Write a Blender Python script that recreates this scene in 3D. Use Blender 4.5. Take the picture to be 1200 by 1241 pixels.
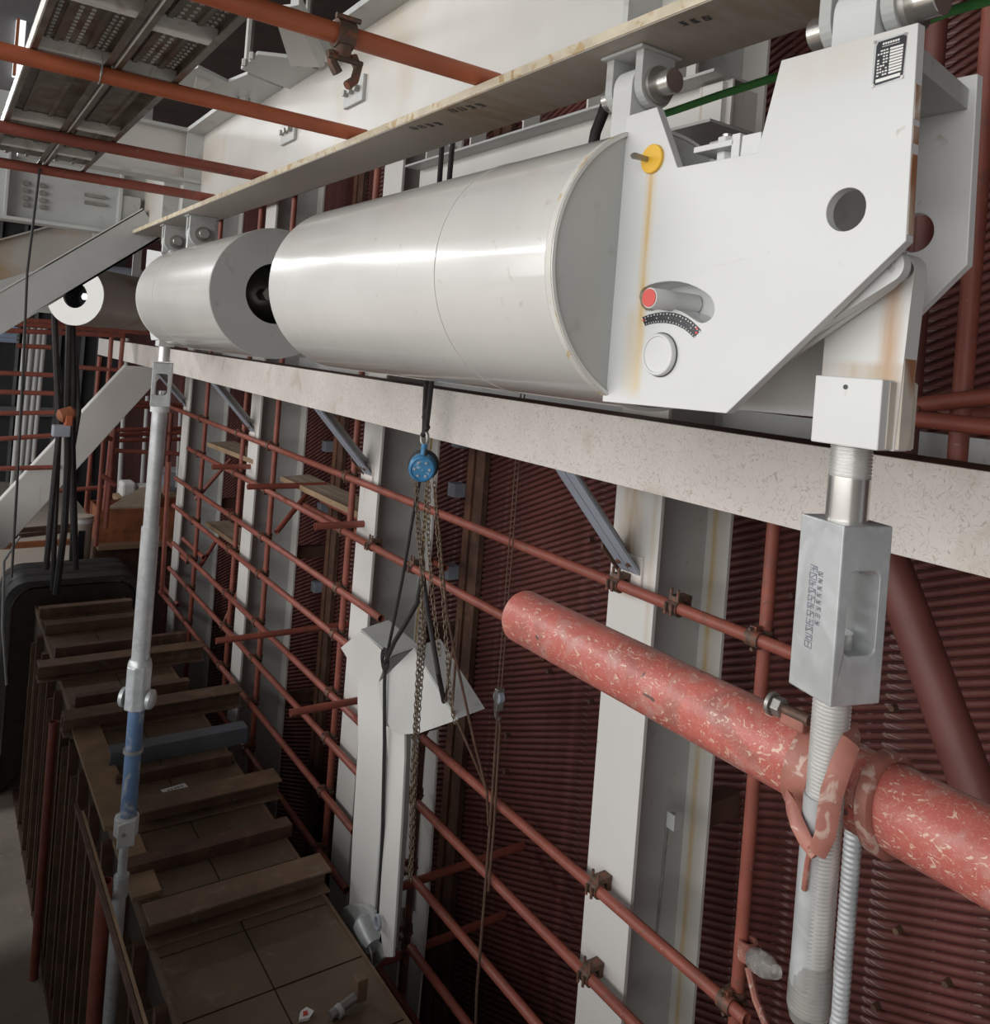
import bpy, bmesh, math, random
from mathutils import Vector, Matrix
from mathutils.geometry import tessellate_polygon

random.seed(7)
for o in list(bpy.data.objects):
    bpy.data.objects.remove(o)
scene = bpy.context.scene
COL = scene.collection

# ------------------------------------------------------------------ camera
# eye level is z = 0; Y runs along the boiler wall, X towards the boiler wall, photo frame 1200 x 1241
F_PX, CX, CY, ROLL, YAW = 1000.0, 600.0, 433.0, math.atan(0.078), math.radians(34.26)
FW = Vector((math.sin(YAW), math.cos(YAW), 0))
RT = Vector((math.cos(YAW), -math.sin(YAW), 0))
UP = Vector((0, 0, 1))
cs, sn = math.cos(ROLL), math.sin(ROLL)
cam_d = bpy.data.cameras.new('camera')
cam_d.sensor_fit = 'HORIZONTAL'
cam_d.sensor_width = 36.0
cam_d.lens = F_PX / 1200.0 * 36.0
cam_d.shift_y = -(620.5 - CY) / 1200.0
cam_d.clip_start = 0.02
cam = bpy.data.objects.new('camera', cam_d)
COL.objects.link(cam)
cxv, cyv, czv = RT * cs + UP * sn, UP * cs - RT * sn, -FW
cam.matrix_world = Matrix(((cxv.x, cyv.x, czv.x, 0), (cxv.y, cyv.y, czv.y, 0), (cxv.z, cyv.z, czv.z, 0), (0, 0, 0, 1)))
scene.camera = cam

# ------------------------------------------------------------------ world, daylight, exposure
world = bpy.data.worlds.new('overcast_sky')
scene.world = world
world.use_nodes = True
wb = world.node_tree.nodes['Background']
wb.inputs[0].default_value = (0.93, 0.97, 1.0, 1)
wb.inputs[1].default_value = 0.30
def daylight(name, loc, target, sx, sy, power, col):
    l = bpy.data.lights.new(name, 'AREA')
    l.shape = 'RECTANGLE'; l.size = sx; l.size_y = sy; l.energy = power; l.color = col
    o = bpy.data.objects.new(name, l); COL.objects.link(o)
    o.location = loc
    o.rotation_euler = (Vector(target) - Vector(loc)).to_track_quat('-Z', 'Y').to_euler()
    return o
# daylight falling in through the open side of the boiler house
daylight('daylight_open_side', (-6.5, 2.0, 1.3), (0.0, 2.0, 1.3), 18.0, 4.0, 740, (1.0, 0.985, 0.96))
# unseen strip lamp, added so its reflection draws the streak on the spring cylinder
daylight('streak_strip_light', (-6.0, 15.0, 3.2), (-6.0, 0.0, 2.2), 9.0, 0.55, 420, (1.0, 1.0, 1.0))
scene.view_settings.view_transform = 'Standard'
scene.view_settings.look = 'None'
scene.view_settings.exposure = 0.16
scene.view_settings.gamma = 1.0
scene.view_settings.use_curve_mapping = False

# ------------------------------------------------------------------ photo geometry helpers
def ray(px, py):
    dx, dy = px - CX, py - CY
    a, b = dx * cs + dy * sn, -dx * sn + dy * cs
    return FW + RT * (a / F_PX) - UP * (b / F_PX)
def ax(px, py, X):
    d = ray(px, py); return d * (X / d.x)
def ay(px, py, Y):
    d = ray(px, py); return d * (Y / d.y)
def az(px, py, Z):
    d = ray(px, py); return d * (Z / d.z)

# ------------------------------------------------------------------ materials
M = {}
def nd(nt, t, **kw):
    n = nt.nodes.new(t)
    for k, v in kw.items():
        setattr(n, k, v)
    return n
def ramp(nt, src, stops):
    r = nd(nt, 'ShaderNodeValToRGB')
    e = r.color_ramp.elements
    while len(e) < len(stops):
        e.new(0.5)
    for k, (p, v) in enumerate(stops):
        e[k].position = p
        e[k].color = (v, v, v, 1) if not isinstance(v, tuple) else (*v, 1)
    nt.links.new(src, r.inputs[0])
    return r.outputs[0]
def noise(nt, scale, detail=4, dist=0.0, stretch=None, world_pos=False):
    if world_pos:
        src = nd(nt, 'ShaderNodeNewGeometry').outputs['Position']
    else:
        src = nd(nt, 'ShaderNodeTexCoord').outputs['Object']
    if stretch:
        mp = nd(nt, 'ShaderNodeMapping'); mp.inputs['Scale'].default_value = stretch
        nt.links.new(src, mp.inputs[0]); src = mp.outputs[0]
    n = nd(nt, 'ShaderNodeTexNoise')
    n.inputs['Scale'].default_value = scale; n.inputs['Detail'].default_value = detail
    n.inputs['Distortion'].default_value = dist
    nt.links.new(src, n.inputs['Vector'])
    return n.outputs['Fac']
def mixc(nt, fac, a, b):
    m = nd(nt, 'ShaderNodeMix', data_type='RGBA')
    nt.links.new(fac, m.inputs[0])
    for i, c in ((6, a), (7, b)):
        if isinstance(c, tuple): m.inputs[i].default_value = (*c, 1)
        else: nt.links.new(c, m.inputs[i])
    return m.outputs[2]
def mat(name, col, rough=0.5, metal=0.0, var=0.12, scale=5.0, spots=(), bump=0.0, bscale=60, alpha=None, trans=0.0, coat=0.0):
    """spots: list of (colour, noise scale, detail, distortion, stretch, ramp stops)"""
    m = bpy.data.materials.new(name); m.use_nodes = True
    nt = m.node_tree; b = nt.nodes['Principled BSDF']
    lo = tuple(max(0, c * (1 - var)) for c in col); hi = tuple(min(1, c * (1 + var)) for c in col)
    c = mixc(nt, ramp(nt, noise(nt, scale, 5), [(0.3, 0.0), (0.7, 1.0)]), lo, hi)
    for (sc, s, d, ds, st, stops) in spots:
        c = mixc(nt, ramp(nt, noise(nt, s, d, ds, st), stops), c, sc)
    nt.links.new(c, b.inputs['Base Color'])
    b.inputs['Roughness'].default_value = rough; b.inputs['Metallic'].default_value = metal
    if coat: b.inputs['Coat Weight'].default_value = coat; b.inputs['Coat Roughness'].default_value = 0.10
    if trans: b.inputs['Transmission Weight'].default_value = trans
    if bump:
        bp = nd(nt, 'ShaderNodeBump'); bp.inputs['Strength'].default_value = bump; bp.inputs['Distance'].default_value = 0.004
        nt.links.new(noise(nt, bscale, 5), bp.inputs['Height']); nt.links.new(bp.outputs[0], b.inputs['Normal'])
    M[name] = m
    return m
mat('white_paint', (0.64, 0.635, 0.61), 0.30, 0, 0.05, 4, [((0.45, 0.40, 0.32), 26, 4, 0.5, None, [(0.66, 0), (0.74, 0.5)])], 0.03, 8, None, 0.0, 0.7)
mat('plate_paint', (0.66, 0.67, 0.67), 0.42, 0, 0.04, 5, [((0.42, 0.36, 0.28), 40, 3, 0.4, None, [(0.72, 0), (0.78, 0.6)])], 0.04, 20)
mat('grey_paint_and_shade', (0.46, 0.47, 0.46), 0.45, 0, 0.08, 5, [((0.30, 0.28, 0.25), 22, 4, 0.4, None, [(0.62, 0), (0.75, 0.5)])], 0.05, 20)
mat('girder_paint', (0.56, 0.545, 0.52), 0.38, 0, 0.10, 2.5, [((0.50, 0.40, 0.26), 3, 5, 0.6, None, [(0.55, 0), (0.72, 0.45)])], 0.05, 10)
mat('flange_paint', (0.40, 0.38, 0.35), 0.5, 0, 0.10, 3, [((0.30, 0.19, 0.09), 2.2, 5, 0.8, None, [(0.44, 0), (0.62, 0.8)])], 0.06, 14)
mat('beam_paint', (0.74, 0.69, 0.65), 0.55, 0, 0.07, 4, [((0.34, 0.27, 0.21), 34, 2, 1.2, None, [(0.475, 0), (0.495, 0.65), (0.515, 0)]),
    ((0.50, 0.40, 0.32), 5, 5, 0.5, None, [(0.58, 0), (0.72, 0.5)])], 0.10, 60)
mat('column_paint', (0.66, 0.64, 0.61), 0.5, 0, 0.07, 2, [((0.42, 0.30, 0.17), 2.4, 4, 0.8, (6, 6, 0.4), [(0.66, 0), (0.76, 0.55)])], 0.05, 20)
mat('red_scaffold', (0.27, 0.075, 0.052), 0.50, 0, 0.20, 9, [((0.17, 0.07, 0.05), 18, 4, 0.6, None, [(0.56, 0), (0.70, 0.7)]),
    ((0.46, 0.25, 0.19), 60, 3, 1.0, None, [(0.68, 0), (0.74, 0.6)])], 0.08, 80)
mat('orange_scaffold', (0.43, 0.115, 0.05), 0.48, 0, 0.16, 9, [((0.32, 0.08, 0.05), 14, 4, 0.8, (3, 30, 30), [(0.56, 0), (0.70, 0.6)])], 0.06, 80)
mat('peeling_red', (0.47, 0.122, 0.098), 0.40, 0, 0.16, 9, [((0.30, 0.115, 0.095), 12, 6, 0.8, None, [(0.50, 0), (0.66, 0.75)]),
    ((0.46, 0.25, 0.22), 24, 5, 1.0, None, [(0.52, 0), (0.64, 0.6)]), ((0.74, 0.60, 0.46), 95, 3, 2.0, (1, 0.55, 1), [(0.61, 0), (0.66, 0.62)]), ((0.70, 0.54, 0.44), 60, 2, 2.5, None, [(0.488, 0), (0.5, 0.55), (0.512, 0)]),
    ((0.10, 0.07, 0.06), 30, 2, 0.6, None, [(0.72, 0), (0.75, 0.9)])], 0.30, 45)
mat('rusty_clamp', (0.13, 0.085, 0.065), 0.6, 0.35, 0.3, 30, [((0.30, 0.10, 0.06), 40, 4, 0.5, None, [(0.5, 0), (0.62, 0.7)])], 0.2, 80)
mat('red_clamp', (0.33, 0.13, 0.10), 0.5, 0.1, 0.25, 22, [((0.55, 0.42, 0.36), 38, 4, 1.2, None, [(0.56, 0), (0.64, 0.7)])], 0.2, 60)
mat('galvanised', (0.50, 0.52, 0.53), 0.36, 0.40, 0.14, 14, [((0.62, 0.64, 0.66), 34, 3, 0.6, None, [(0.5, 0), (0.66, 0.6)])], 0.08, 50)
mat('thread_steel', (0.66, 0.66, 0.64), 0.30, 0.5, 0.12, 20, [((0.42, 0.25, 0.14), 5, 4, 0.8, (2, 2, 0.4), [(0.62, 0), (0.75, 0.6)])])
mat('turned_steel', (0.62, 0.60, 0.57), 0.25, 0.9, 0.15, 16)
mat('dull_steel', (0.34, 0.33, 0.31), 0.42, 0.7, 0.2, 18)
mat('wall_red', (0.10, 0.027, 0.022), 0.62, 0, 0.35, 3, [((0.17, 0.05, 0.042), 5, 5, 0.8, None, [(0.52, 0), (0.66, 0.8)]),
    ((0.33, 0.24, 0.22), 9, 4, 0.6, (6, 0.5, 6), [(0.62, 0), (0.70, 0.75)]), ((0.03, 0.02, 0.02), 7, 3, 0.4, None, [(0.70, 0), (0.74, 0.9)])], 0.1, 60)
mat('wall_fin', (0.060, 0.018, 0.015), 0.8, 0, 0.3, 6)
mat('duct_brown', (0.135, 0.092, 0.058), 0.55, 0, 0.18, 4, [((0.20, 0.16, 0.13), 10, 5, 1.0, None, [(0.62, 0), (0.72, 0.6)])], 0.08, 50)
mat('duct_joint', (0.045, 0.032, 0.024), 0.8, 0, 0.2, 8)
mat('rib_brown', (0.155, 0.096, 0.060), 0.6, 0, 0.22, 7, [((0.22, 0.17, 0.13), 12, 4, 0.8, None, [(0.58, 0), (0.70, 0.6)])], 0.12, 50)
mat('rib_blue', (0.13, 0.145, 0.165), 0.5, 0.1, 0.15, 7)
mat('rust_plate', (0.34, 0.115, 0.05), 0.6, 0, 0.25, 5, [((0.16, 0.07, 0.04), 8, 5, 0.6, None, [(0.5, 0), (0.66, 0.8)])], 0.1, 50)
mat('dark_rust', (0.10, 0.052, 0.035), 0.7, 0, 0.3, 8, [((0.19, 0.10, 0.06), 14, 4, 0.5, None, [(0.55, 0), (0.68, 0.7)])])
mat('wood_brown', (0.30, 0.20, 0.12), 0.7, 0, 0.22, 5)
mat('wood_band', (0.16, 0.075, 0.045), 0.7, 0, 0.3, 4, [((0.07, 0.035, 0.025), 6, 4, 0.5, None, [(0.5, 0), (0.65, 0.8)])])
mat('rubber', (0.028, 0.026, 0.025), 0.55, 0, 0.4, 8, [((0.09, 0.08, 0.07), 9, 4, 0.8, (1, 5, 8), [(0.56, 0), (0.68, 0.6)])], 0.15, 20)
mat('concrete', (0.42, 0.36, 0.31), 0.85, 0, 0.16, 2.5, [((0.55, 0.50, 0.45), 16, 5, 0.6, None, [(0.58, 0), (0.70, 0.6)])], 0.3, 40)
mat('pale_concrete', (0.50, 0.44, 0.37), 0.85, 0, 0.14, 1.5, (), 0.15, 40)
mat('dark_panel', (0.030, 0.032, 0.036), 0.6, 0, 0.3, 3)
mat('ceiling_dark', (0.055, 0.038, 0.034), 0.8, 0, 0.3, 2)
mat('rail_grey', (0.17, 0.17, 0.175), 0.5, 0.2, 0.2, 4)
mat('ceiling_grey', (0.30, 0.29, 0.28), 0.8, 0, 0.2, 2)
mat('plank_steel', (0.22, 0.20, 0.17), 0.42, 0.55, 0.30, 10, [((0.13, 0.085, 0.055), 9, 4, 0.7, None, [(0.50, 0), (0.66, 0.8)])], 0.1, 60)
mat('plank_zinc', (0.70, 0.70, 0.67), 0.45, 0.0, 0.15, 14, [((0.34, 0.28, 0.2), 20, 4, 0.6, None, [(0.58, 0), (0.70, 0.6)])])
mat('deck_board', (0.36, 0.28, 0.21), 0.7, 0, 0.15, 6)
mat('black_print', (0.016, 0.015, 0.022), 0.4, 0, 0.1, 10)
mat('white_print', (0.78, 0.78, 0.76), 0.5, 0, 0.03, 10)
mat('stamp_ink', (0.20, 0.21, 0.24), 0.6, 0, 0.3, 90)
mat('dull_red', (0.15, 0.048, 0.040), 0.5, 0, 0.2, 5)
mat('dark_ink', (0.08, 0.08, 0.09), 0.6, 0, 0.2, 10)
mat('red_print', (0.62, 0.06, 0.045), 0.45, 0, 0.08, 10)
mat('yellow_plastic', (0.80, 0.47, 0.04), 0.42, 0, 0.06, 10)
mat('rust_run', (0.50, 0.36, 0.17), 0.6, 0, 0.3, 14)
mat('chipped_cream', (0.60, 0.53, 0.40), 0.6, 0, 0.15, 20, [((0.42, 0.27, 0.10), 30, 4, 0.8, None, [(0.54, 0), (0.64, 0.8)])])
mat('weld_rim', (0.62, 0.61, 0.57), 0.5, 0, 0.1, 20, [((0.55, 0.40, 0.18), 26, 3, 0.6, None, [(0.60, 0), (0.66, 0.8)])])
mat('blue_paint', (0.05, 0.23, 0.45), 0.40, 0, 0.15, 20, [((0.35, 0.5, 0.62), 50, 3, 0.8, None, [(0.60, 0), (0.68, 0.8)])])
mat('blue_pipe', (0.10, 0.17, 0.30), 0.45, 0.2, 0.2, 9, [((0.36, 0.37, 0.38), 14, 4, 0.7, None, [(0.52, 0), (0.64, 0.8)])])
mat('green_cable', (0.12, 0.50, 0.14), 0.4, 0, 0.15, 12)
mat('black_rope', (0.022, 0.02, 0.02), 0.7, 0, 0.3, 30)
mat('brown_rope', (0.11, 0.06, 0.04), 0.8, 0, 0.3, 40)
mat('chain_steel', (0.13, 0.095, 0.065), 0.5, 0.5, 0.35, 60)
mat('plastic_film', (0.80, 0.79, 0.76), 0.18, 0, 0.05, 10, (), 0.3, 30, None, 0.85)
mat('rust_patch', (0.60, 0.55, 0.48), 0.6, 0, 0.12, 14, [((0.30, 0.12, 0.05), 18, 5, 0.8, (1, 1, 0.35), [(0.42, 0), (0.58, 0.95)])])
mat('glass_pane', (0.40, 0.52, 0.75), 0.10, 0, 0.05, 2)
mat('blue_grey', (0.33, 0.36, 0.42), 0.5, 0, 0.1, 6)

m_ = mat('lit_window', (0.9, 0.92, 0.95), 0.4); m_.node_tree.nodes['Principled BSDF'].inputs['Emission Color'].default_value = (0.95, 0.97, 1, 1); m_.node_tree.nodes['Principled BSDF'].inputs['Emission Strength'].default_value = 0.9
# front plate and link carry rust runs that belong to the surface: masks in place coordinates
def rust_run_mat(name, base, runs):
    """runs: (y0, y1, z0, z1, colour, strength) bands on a face that is parallel to YZ"""
    m = bpy.data.materials.new(name); m.use_nodes = True
    nt = m.node_tree; b = nt.nodes['Principled BSDF']
    lo = tuple(c * 0.96 for c in base); hi = tuple(min(1, c * 1.04) for c in base)
    c = mixc(nt, noise(nt, 5, 5), lo, hi)
    c = mixc(nt, ramp(nt, noise(nt, 45, 3, 0.4), [(0.73, 0), (0.79, 0.55)]), c, (0.42, 0.36, 0.28))
    sep = nd(nt, 'ShaderNodeSeparateXYZ')
    nt.links.new(nd(nt, 'ShaderNodeNewGeometry').outputs['Position'], sep.inputs[0])
    wob = noise(nt, 14, 4, 0.3, (1, 3, 0.5), True)
    def band(src, v0, v1, soft):
        out = []
        for e0, e1 in ((v0, v0 + soft), (v1, v1 - soft)):
            mr = nd(nt, 'ShaderNodeMapRange'); mr.inputs[1].default_value = e0; mr.inputs[2].default_value = e1
            nt.links.new(src, mr.inputs[0]); out.append(mr.outputs[0])
        mm = nd(nt, 'ShaderNodeMath', operation='MULTIPLY'); nt.links.new(out[0], mm.inputs[0]); nt.links.new(out[1], mm.inputs[1])
        return mm.outputs[0]
    for (y0, y1, z0, z1, col, st) in runs:
        m1 = nd(nt, 'ShaderNodeMath', operation='MULTIPLY')
        nt.links.new(band(sep.outputs[1], y0, y1, (y1 - y0) * 0.45), m1.inputs[0])
        nt.links.new(band(sep.outputs[2], z0, z1, min(0.02, (z1 - z0) * 0.3)), m1.inputs[1])
        m2 = nd(nt, 'ShaderNodeMath', operation='MULTIPLY'); nt.links.new(m1.outputs[0], m2.inputs[0])
        nt.links.new(ramp(nt, wob, [(0.3, 0.35 * st), (0.62, st)]), m2.inputs[1])
        c = mixc(nt, m2.outputs[0], c, col)
    nt.links.new(c, b.inputs['Base Color']); b.inputs['Roughness'].default_value = 0.42
    M[name] = m

# ------------------------------------------------------------------ mesh helpers
def tag(o, label=None, cat=None, group=None, kind=None):
    if label: o['label'] = label
    if cat: o['category'] = cat
    if group: o['group'] = group
    if kind: o['kind'] = kind
    return o
def thing(name, loc, label, cat, group=None):
    o = bpy.data.objects.new(name, None); COL.objects.link(o)
    o.empty_display_size = 0.05
    o.location = loc
    return tag(o, label, cat, group)
def perp(d):
    d = d.normalized()
    u = d.cross(UP) if abs(d.z) < 0.95 else d.cross(Vector((1, 0, 0)))
    u.normalize()
    return u, d.cross(u).normalized()
class MB:
    def __init__(s): s.v, s.f = [], []
    def add(s, vs, fs):
        k = len(s.v); s.v += [Vector(p) for p in vs]; s.f += [tuple(i + k for i in q) for q in fs]
        return s
    def obox(s, o, a, b, c):
        o, a, b, c = map(Vector, (o, a, b, c))
        vs = [o, o + a, o + a + b, o + b, o + c, o + a + c, o + a + b + c, o + b + c]
        fs = [(0, 3, 2, 1), (4, 5, 6, 7), (0, 1, 5, 4), (1, 2, 6, 5), (2, 3, 7, 6), (3, 0, 4, 7)]
        if a.cross(b).dot(c) < 0: fs = [q[::-1] for q in fs]
        return s.add(vs, fs)
    def box(s, x0, x1, y0, y1, z0, z1):
        return s.obox((x0, y0, z0), (x1 - x0, 0, 0), (0, y1 - y0, 0), (0, 0, z1 - z0))
    def bar(s, p0, p1, w, h, side=None):
        p0, p1 = Vector(p0), Vector(p1); d = p1 - p0
        u, v = perp(d)
        if side is not None:
            u = (Vector(side) - d.normalized() * Vector(side).dot(d.normalized())).normalized(); v = d.normalized().cross(u)
        return s.obox(p0 - u * w / 2 - v * h / 2, u * w, v * h, d)
    def lathe(s, p0, d, prof, n=24, close=True, phase=0.0):
        """prof: list of (distance along d, radius)"""
        p0, d = Vector(p0), Vector(d).normalized(); u, v = perp(d)
        vs, fs = [], []
        for (l, r) in prof:
            for k in range(n):
                a = 2 * math.pi * k / n + phase
                vs.append(p0 + d * l + (u * math.cos(a) + v * math.sin(a)) * r)
        m = len(prof)
        for j in range(m - 1):
            for k in range(n):
                fs.append((j * n + k, j * n + (k + 1) % n, (j + 1) * n + (k + 1) % n, (j + 1) * n + k))
        if close:
            fs.append(tuple(range(n))[::-1]); fs.append(tuple((m - 1) * n + k for k in range(n)))
        return s.add(vs, fs)
    def cyl(s, p0, p1, r, n=20, r2=None):
        p0, p1 = Vector(p0), Vector(p1); L = (p1 - p0).length
        return s.lathe(p0, p1 - p0, [(0, r), (L, r if r2 is None else r2)], n)
    def ring(s, p0, p1, ro, ri, n=28):
        """hollow cylinder with flat ends"""
        p0, p1 = Vector(p0), Vector(p1); L = (p1 - p0).length
        return s.lathe(p0, p1 - p0, [(0, ri), (0, ro), (L, ro), (L, ri), (0, ri)], n, False)
    def sweep(s, pts, r, n=8, closed=False):
        pts = [Vector(p) for p in pts]; m = len(pts); vs, fs = [], []
        u = None
        for i, p in enumerate(pts):
            if closed: d = pts[(i + 1) % m] - pts[i - 1]
            else: d = pts[min(i + 1, m - 1)] - pts[max(i - 1, 0)]
            d.normalize()
            if u is None: u, _ = perp(d)
            else:
                u = u - d * u.dot(d); u.normalize()
            v = d.cross(u)
            for k in range(n):
                a = 2 * math.pi * k / n
                vs.append(p + (u * math.cos(a) + v * math.sin(a)) * r)
        for j in range(m if closed else m - 1):
            j2 = (j + 1) % m
            for k in range(n):
                fs.append((j * n + k, j * n + (k + 1) % n, j2 * n + (k + 1) % n, j2 * n + k))
        if not closed:
            fs.append(tuple(range(n))[::-1]); fs.append(tuple((m - 1) * n + k for k in range(n)))
        return s.add(vs, fs)
    def prism(s, poly, ext, holes=()):
        """poly: planar 3D outline, ext: extrusion vector, holes: further outlines"""
        ext = Vector(ext)
        loops = [[Vector(p) for p in poly]] + [[Vector(p) for p in h] for h in holes]
        # outline runs so that its normal points against the extrusion
        def nrm(lp):
            c = sum(lp, Vector()) / len(lp); t = Vector()
            for i in range(len(lp)): t += (lp[i] - c).cross(lp[(i + 1) % len(lp)] - c)
            return t
        out = []
        for i, lp in enumerate(loops):
            want = -1 if i == 0 else 1
            if nrm(lp).dot(ext) * want < 0: lp = lp[::-1]
            out.append(lp)
        flat = [p for lp in out for p in lp]; k = len(flat)
        tris = tessellate_polygon(out)
        fs = []
        for t in tris:
            a, b, c = (flat[i] for i in t)
            if (b - a).cross(c - a).dot(ext) > 0: t = (t[0], t[2], t[1])
            fs.append(tuple(t)); fs.append((t[0] + k, t[2] + k, t[1] + k))
        i0 = 0
        for lp in out:
            m = len(lp)
            for i in range(m):
                j = (i + 1) % m
                fs.append((i0 + i, i0 + i + k, i0 + j + k, i0 + j)[::-1])
            i0 += m
        return s.add(flat + [p + ext for p in flat], fs)
    def build(s, name, material, parent=None, bevel=0.0, smooth=False, label=None, seg=2):
        base = Vector((0, 0, 0))
        if parent is not None:
            q = parent
            while q is not None: base = base + Vector(q.location); q = q.parent
            loc = Vector((0, 0, 0))
        else:
            lo = Vector([min(p[i] for p in s.v) for i in range(3)]); hi = Vector([max(p[i] for p in s.v) for i in range(3)])
            loc = Vector(((lo.x + hi.x) / 2, (lo.y + hi.y) / 2, lo.z)); base = loc
        me = bpy.data.meshes.new(name)
        me.from_pydata([p - base for p in s.v], [], s.f)
        bm = bmesh.new(); bm.from_mesh(me); bmesh.ops.recalc_face_normals(bm, faces=bm.faces); bm.to_mesh(me); bm.free()
        me.materials.append(M[material])
        if smooth:
            me.polygons.foreach_set('use_smooth', [True] * len(me.polygons)); me.set_sharp_from_angle(angle=math.radians(38))
        o = bpy.data.objects.new(name, me); COL.objects.link(o)
        o.location = loc
        if parent is not None: o.parent = parent
        if bevel:
            b = o.modifiers.new('bevel', 'BEVEL'); b.width = bevel; b.segments = seg; b.limit_method = 'ANGLE'; b.angle_limit = math.radians(40)
        if label: o['label'] = label
        return o
def circle(c, u, v, r, n=28, a0=0.0):
    c, u, v = Vector(c), Vector(u), Vector(v)
    return [c + u * (r * math.cos(a0 + 2 * math.pi * k / n)) + v * (r * math.sin(a0 + 2 * math.pi * k / n)) for k in range(n)]
def structure(o, label, cat):
    return tag(o, label, cat, None, 'structure')
def copy_tree(o, loc, rot=None, parent=None):
    c = o.copy(); COL.objects.link(c)
    if parent is None:
        c.location = loc
        if rot is not None: c.rotation_euler = rot
    c.parent = parent
    for ch in list(o.children): copy_tree(ch, None, None, c)
    return c
def strokes(mb, origin, ux, uy, nrm, chars, h, adv, thick=0.0006, w=None):
    """small printed characters: a few short strokes each, on the plane of ux/uy"""
    rnd = random.Random(chars * 31 + int(h * 1e4))
    origin, ux, uy, nrm = map(Vector, (origin, ux, uy, nrm)); w = w or h * 0.13
    segs = [((0, 0), (0, 1)), ((0, 1), (.6, 1)), ((.6, 0), (.6, 1)), ((0, .5), (.6, .5)), ((0, 0), (.6, 0)), ((0, 1), (.6, 0)), ((.3, 0), (.3, 1))]
    for c in range(chars):
        for (a, b) in rnd.sample(segs, 5):
            p = origin + ux * (adv * c + a[0] * h) + uy * (a[1] * h); q = origin + ux * (adv * c + b[0] * h) + uy * (b[1] * h)
            mb.bar(p + nrm * thick / 2, q + nrm * thick / 2, w, thick, (q - p).cross(nrm))
    return mb

# ================================================================== the setting
XW = 3.02          # face of the boiler wall
PIT = -4.75        # pit floor
b = MB().box(-3.0, 3.3, -3.0, 18.0, PIT - 0.2, PIT).build('floor', 'concrete')
structure(b, 'dusty concrete pit floor beside the brown duct', 'floor')
b = MB().box(-9.0, -0.10, -9.0, 10.0, -1.80, -1.62).build('floor_platform', 'concrete')
structure(b, 'concrete working platform over the pit edge', 'floor')
b = MB().box(-3.0, 2.2, 10.4, 17.5, -3.15, -2.98).build('floor_far', 'pale_concrete')
structure(b, 'pale far floor slab beyond the rubber boot', 'floor')
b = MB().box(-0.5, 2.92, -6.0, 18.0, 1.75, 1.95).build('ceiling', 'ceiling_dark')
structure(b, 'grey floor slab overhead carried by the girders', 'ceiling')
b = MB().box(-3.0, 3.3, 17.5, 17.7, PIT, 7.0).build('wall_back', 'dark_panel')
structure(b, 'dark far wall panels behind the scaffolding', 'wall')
b = MB().box(-9.0, 3.3, -9.2, -9.0, PIT, 7.0).build('wall_front', 'ceiling_grey')
structure(b, 'grey wall behind the platform', 'wall')
# boiler wall: spirally inclined tubes on a fin sheet
wall = MB().box(XW + 0.003, XW + 0.20, -3.0, 17.5, PIT, 7.0).build('wall_right', 'wall_fin')
structure(wall, 'red primed boiler wall of inclined parallel tubes', 'wall')
SL = 0.42
tube0 = None
pitch = 0.0365
zz = -4.50
Y0, Y1 = 0.2, 12.5
while zz < 6.35:
    if tube0 is None:
        p0 = Vector((XW, Y0, zz - SL * Y0)); p1 = Vector((XW, Y1, zz - SL * Y1))
        tube0 = MB().cyl(p0, p1, 0.0145, 10).build('tube', 'wall_red', wall, smooth=True)
        ztube = zz
    else:
        c = tube0.copy(); COL.objects.link(c); c.location = (0, 0, zz - ztube)
    zz += pitch
# vertical tie bands on the boiler wall
for k, yy in enumerate((ax(588, 600, XW - 0.04).y, ax(412, 620, XW - 0.04).y, 8.1)):
    for dy, w, mt in ((0.0, 0.10, 'dark_rust'), (0.13, 0.07, 'wood_band')):
        o = MB().box(XW - 0.06, XW - 0.018, yy + dy, yy + dy + w, PIT, 1.75).build('wall_band', mt, wall)
    for z in (-0.62, -0.95, -1.5, -2.2):
        MB().box(XW - 0.10, XW - 0.018, yy + 0.27, yy + 0.36, z, z + 0.09).build('wall_cleat', 'blue_grey', wall)
# stubs welded to the tubes
for k in range(34):
    yy = 1.2 + 2.8 * random.random(); z = -2.6 + 2.9 * random.random()
    z = round((z + SL * yy + 4.50) / pitch) * pitch - 4.50 - SL * yy
    if 2.1 < yy < 2.6: continue
    MB().cyl((XW - 0.045, yy, z), (XW, yy, z), 0.012, 8).build('wall_stud', 'dark_rust', wall)
# far wall: light vertical sheet rails, a rail and a window
for k in range(13):
    x = -1.3 + 0.36 * k + 0.05 * math.sin(k * 2.1)
    MB().box(x, x + 0.05, 17.38, 17.5, -2.98, 1.75).build('sheet_rail', 'rail_grey', bpy.data.objects['wall_back'])
MB().box(-2.9, 2.9, 17.30, 17.38, -1.75, -1.58).build('wall_girt', 'rail_grey', bpy.data.objects['wall_back'])
p = ay(0, 395, 17.40); q = ay(22, 416, 17.40)
w = MB().box(p.x - 0.7, q.x, 17.40, 17.46, q.z, p.z).build('window_1', 'glass_pane')
structure(w, 'small bluish louvred window in the dark far wall', 'window')
for k in range(4):
    z = q.z + (p.z - q.z) * (k + 0.1) / 4
    MB().box(p.x - 0.7, q.x, 17.36, 17.42, z, z + 0.03).build('louvre_blade', 'blue_grey', w)

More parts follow.
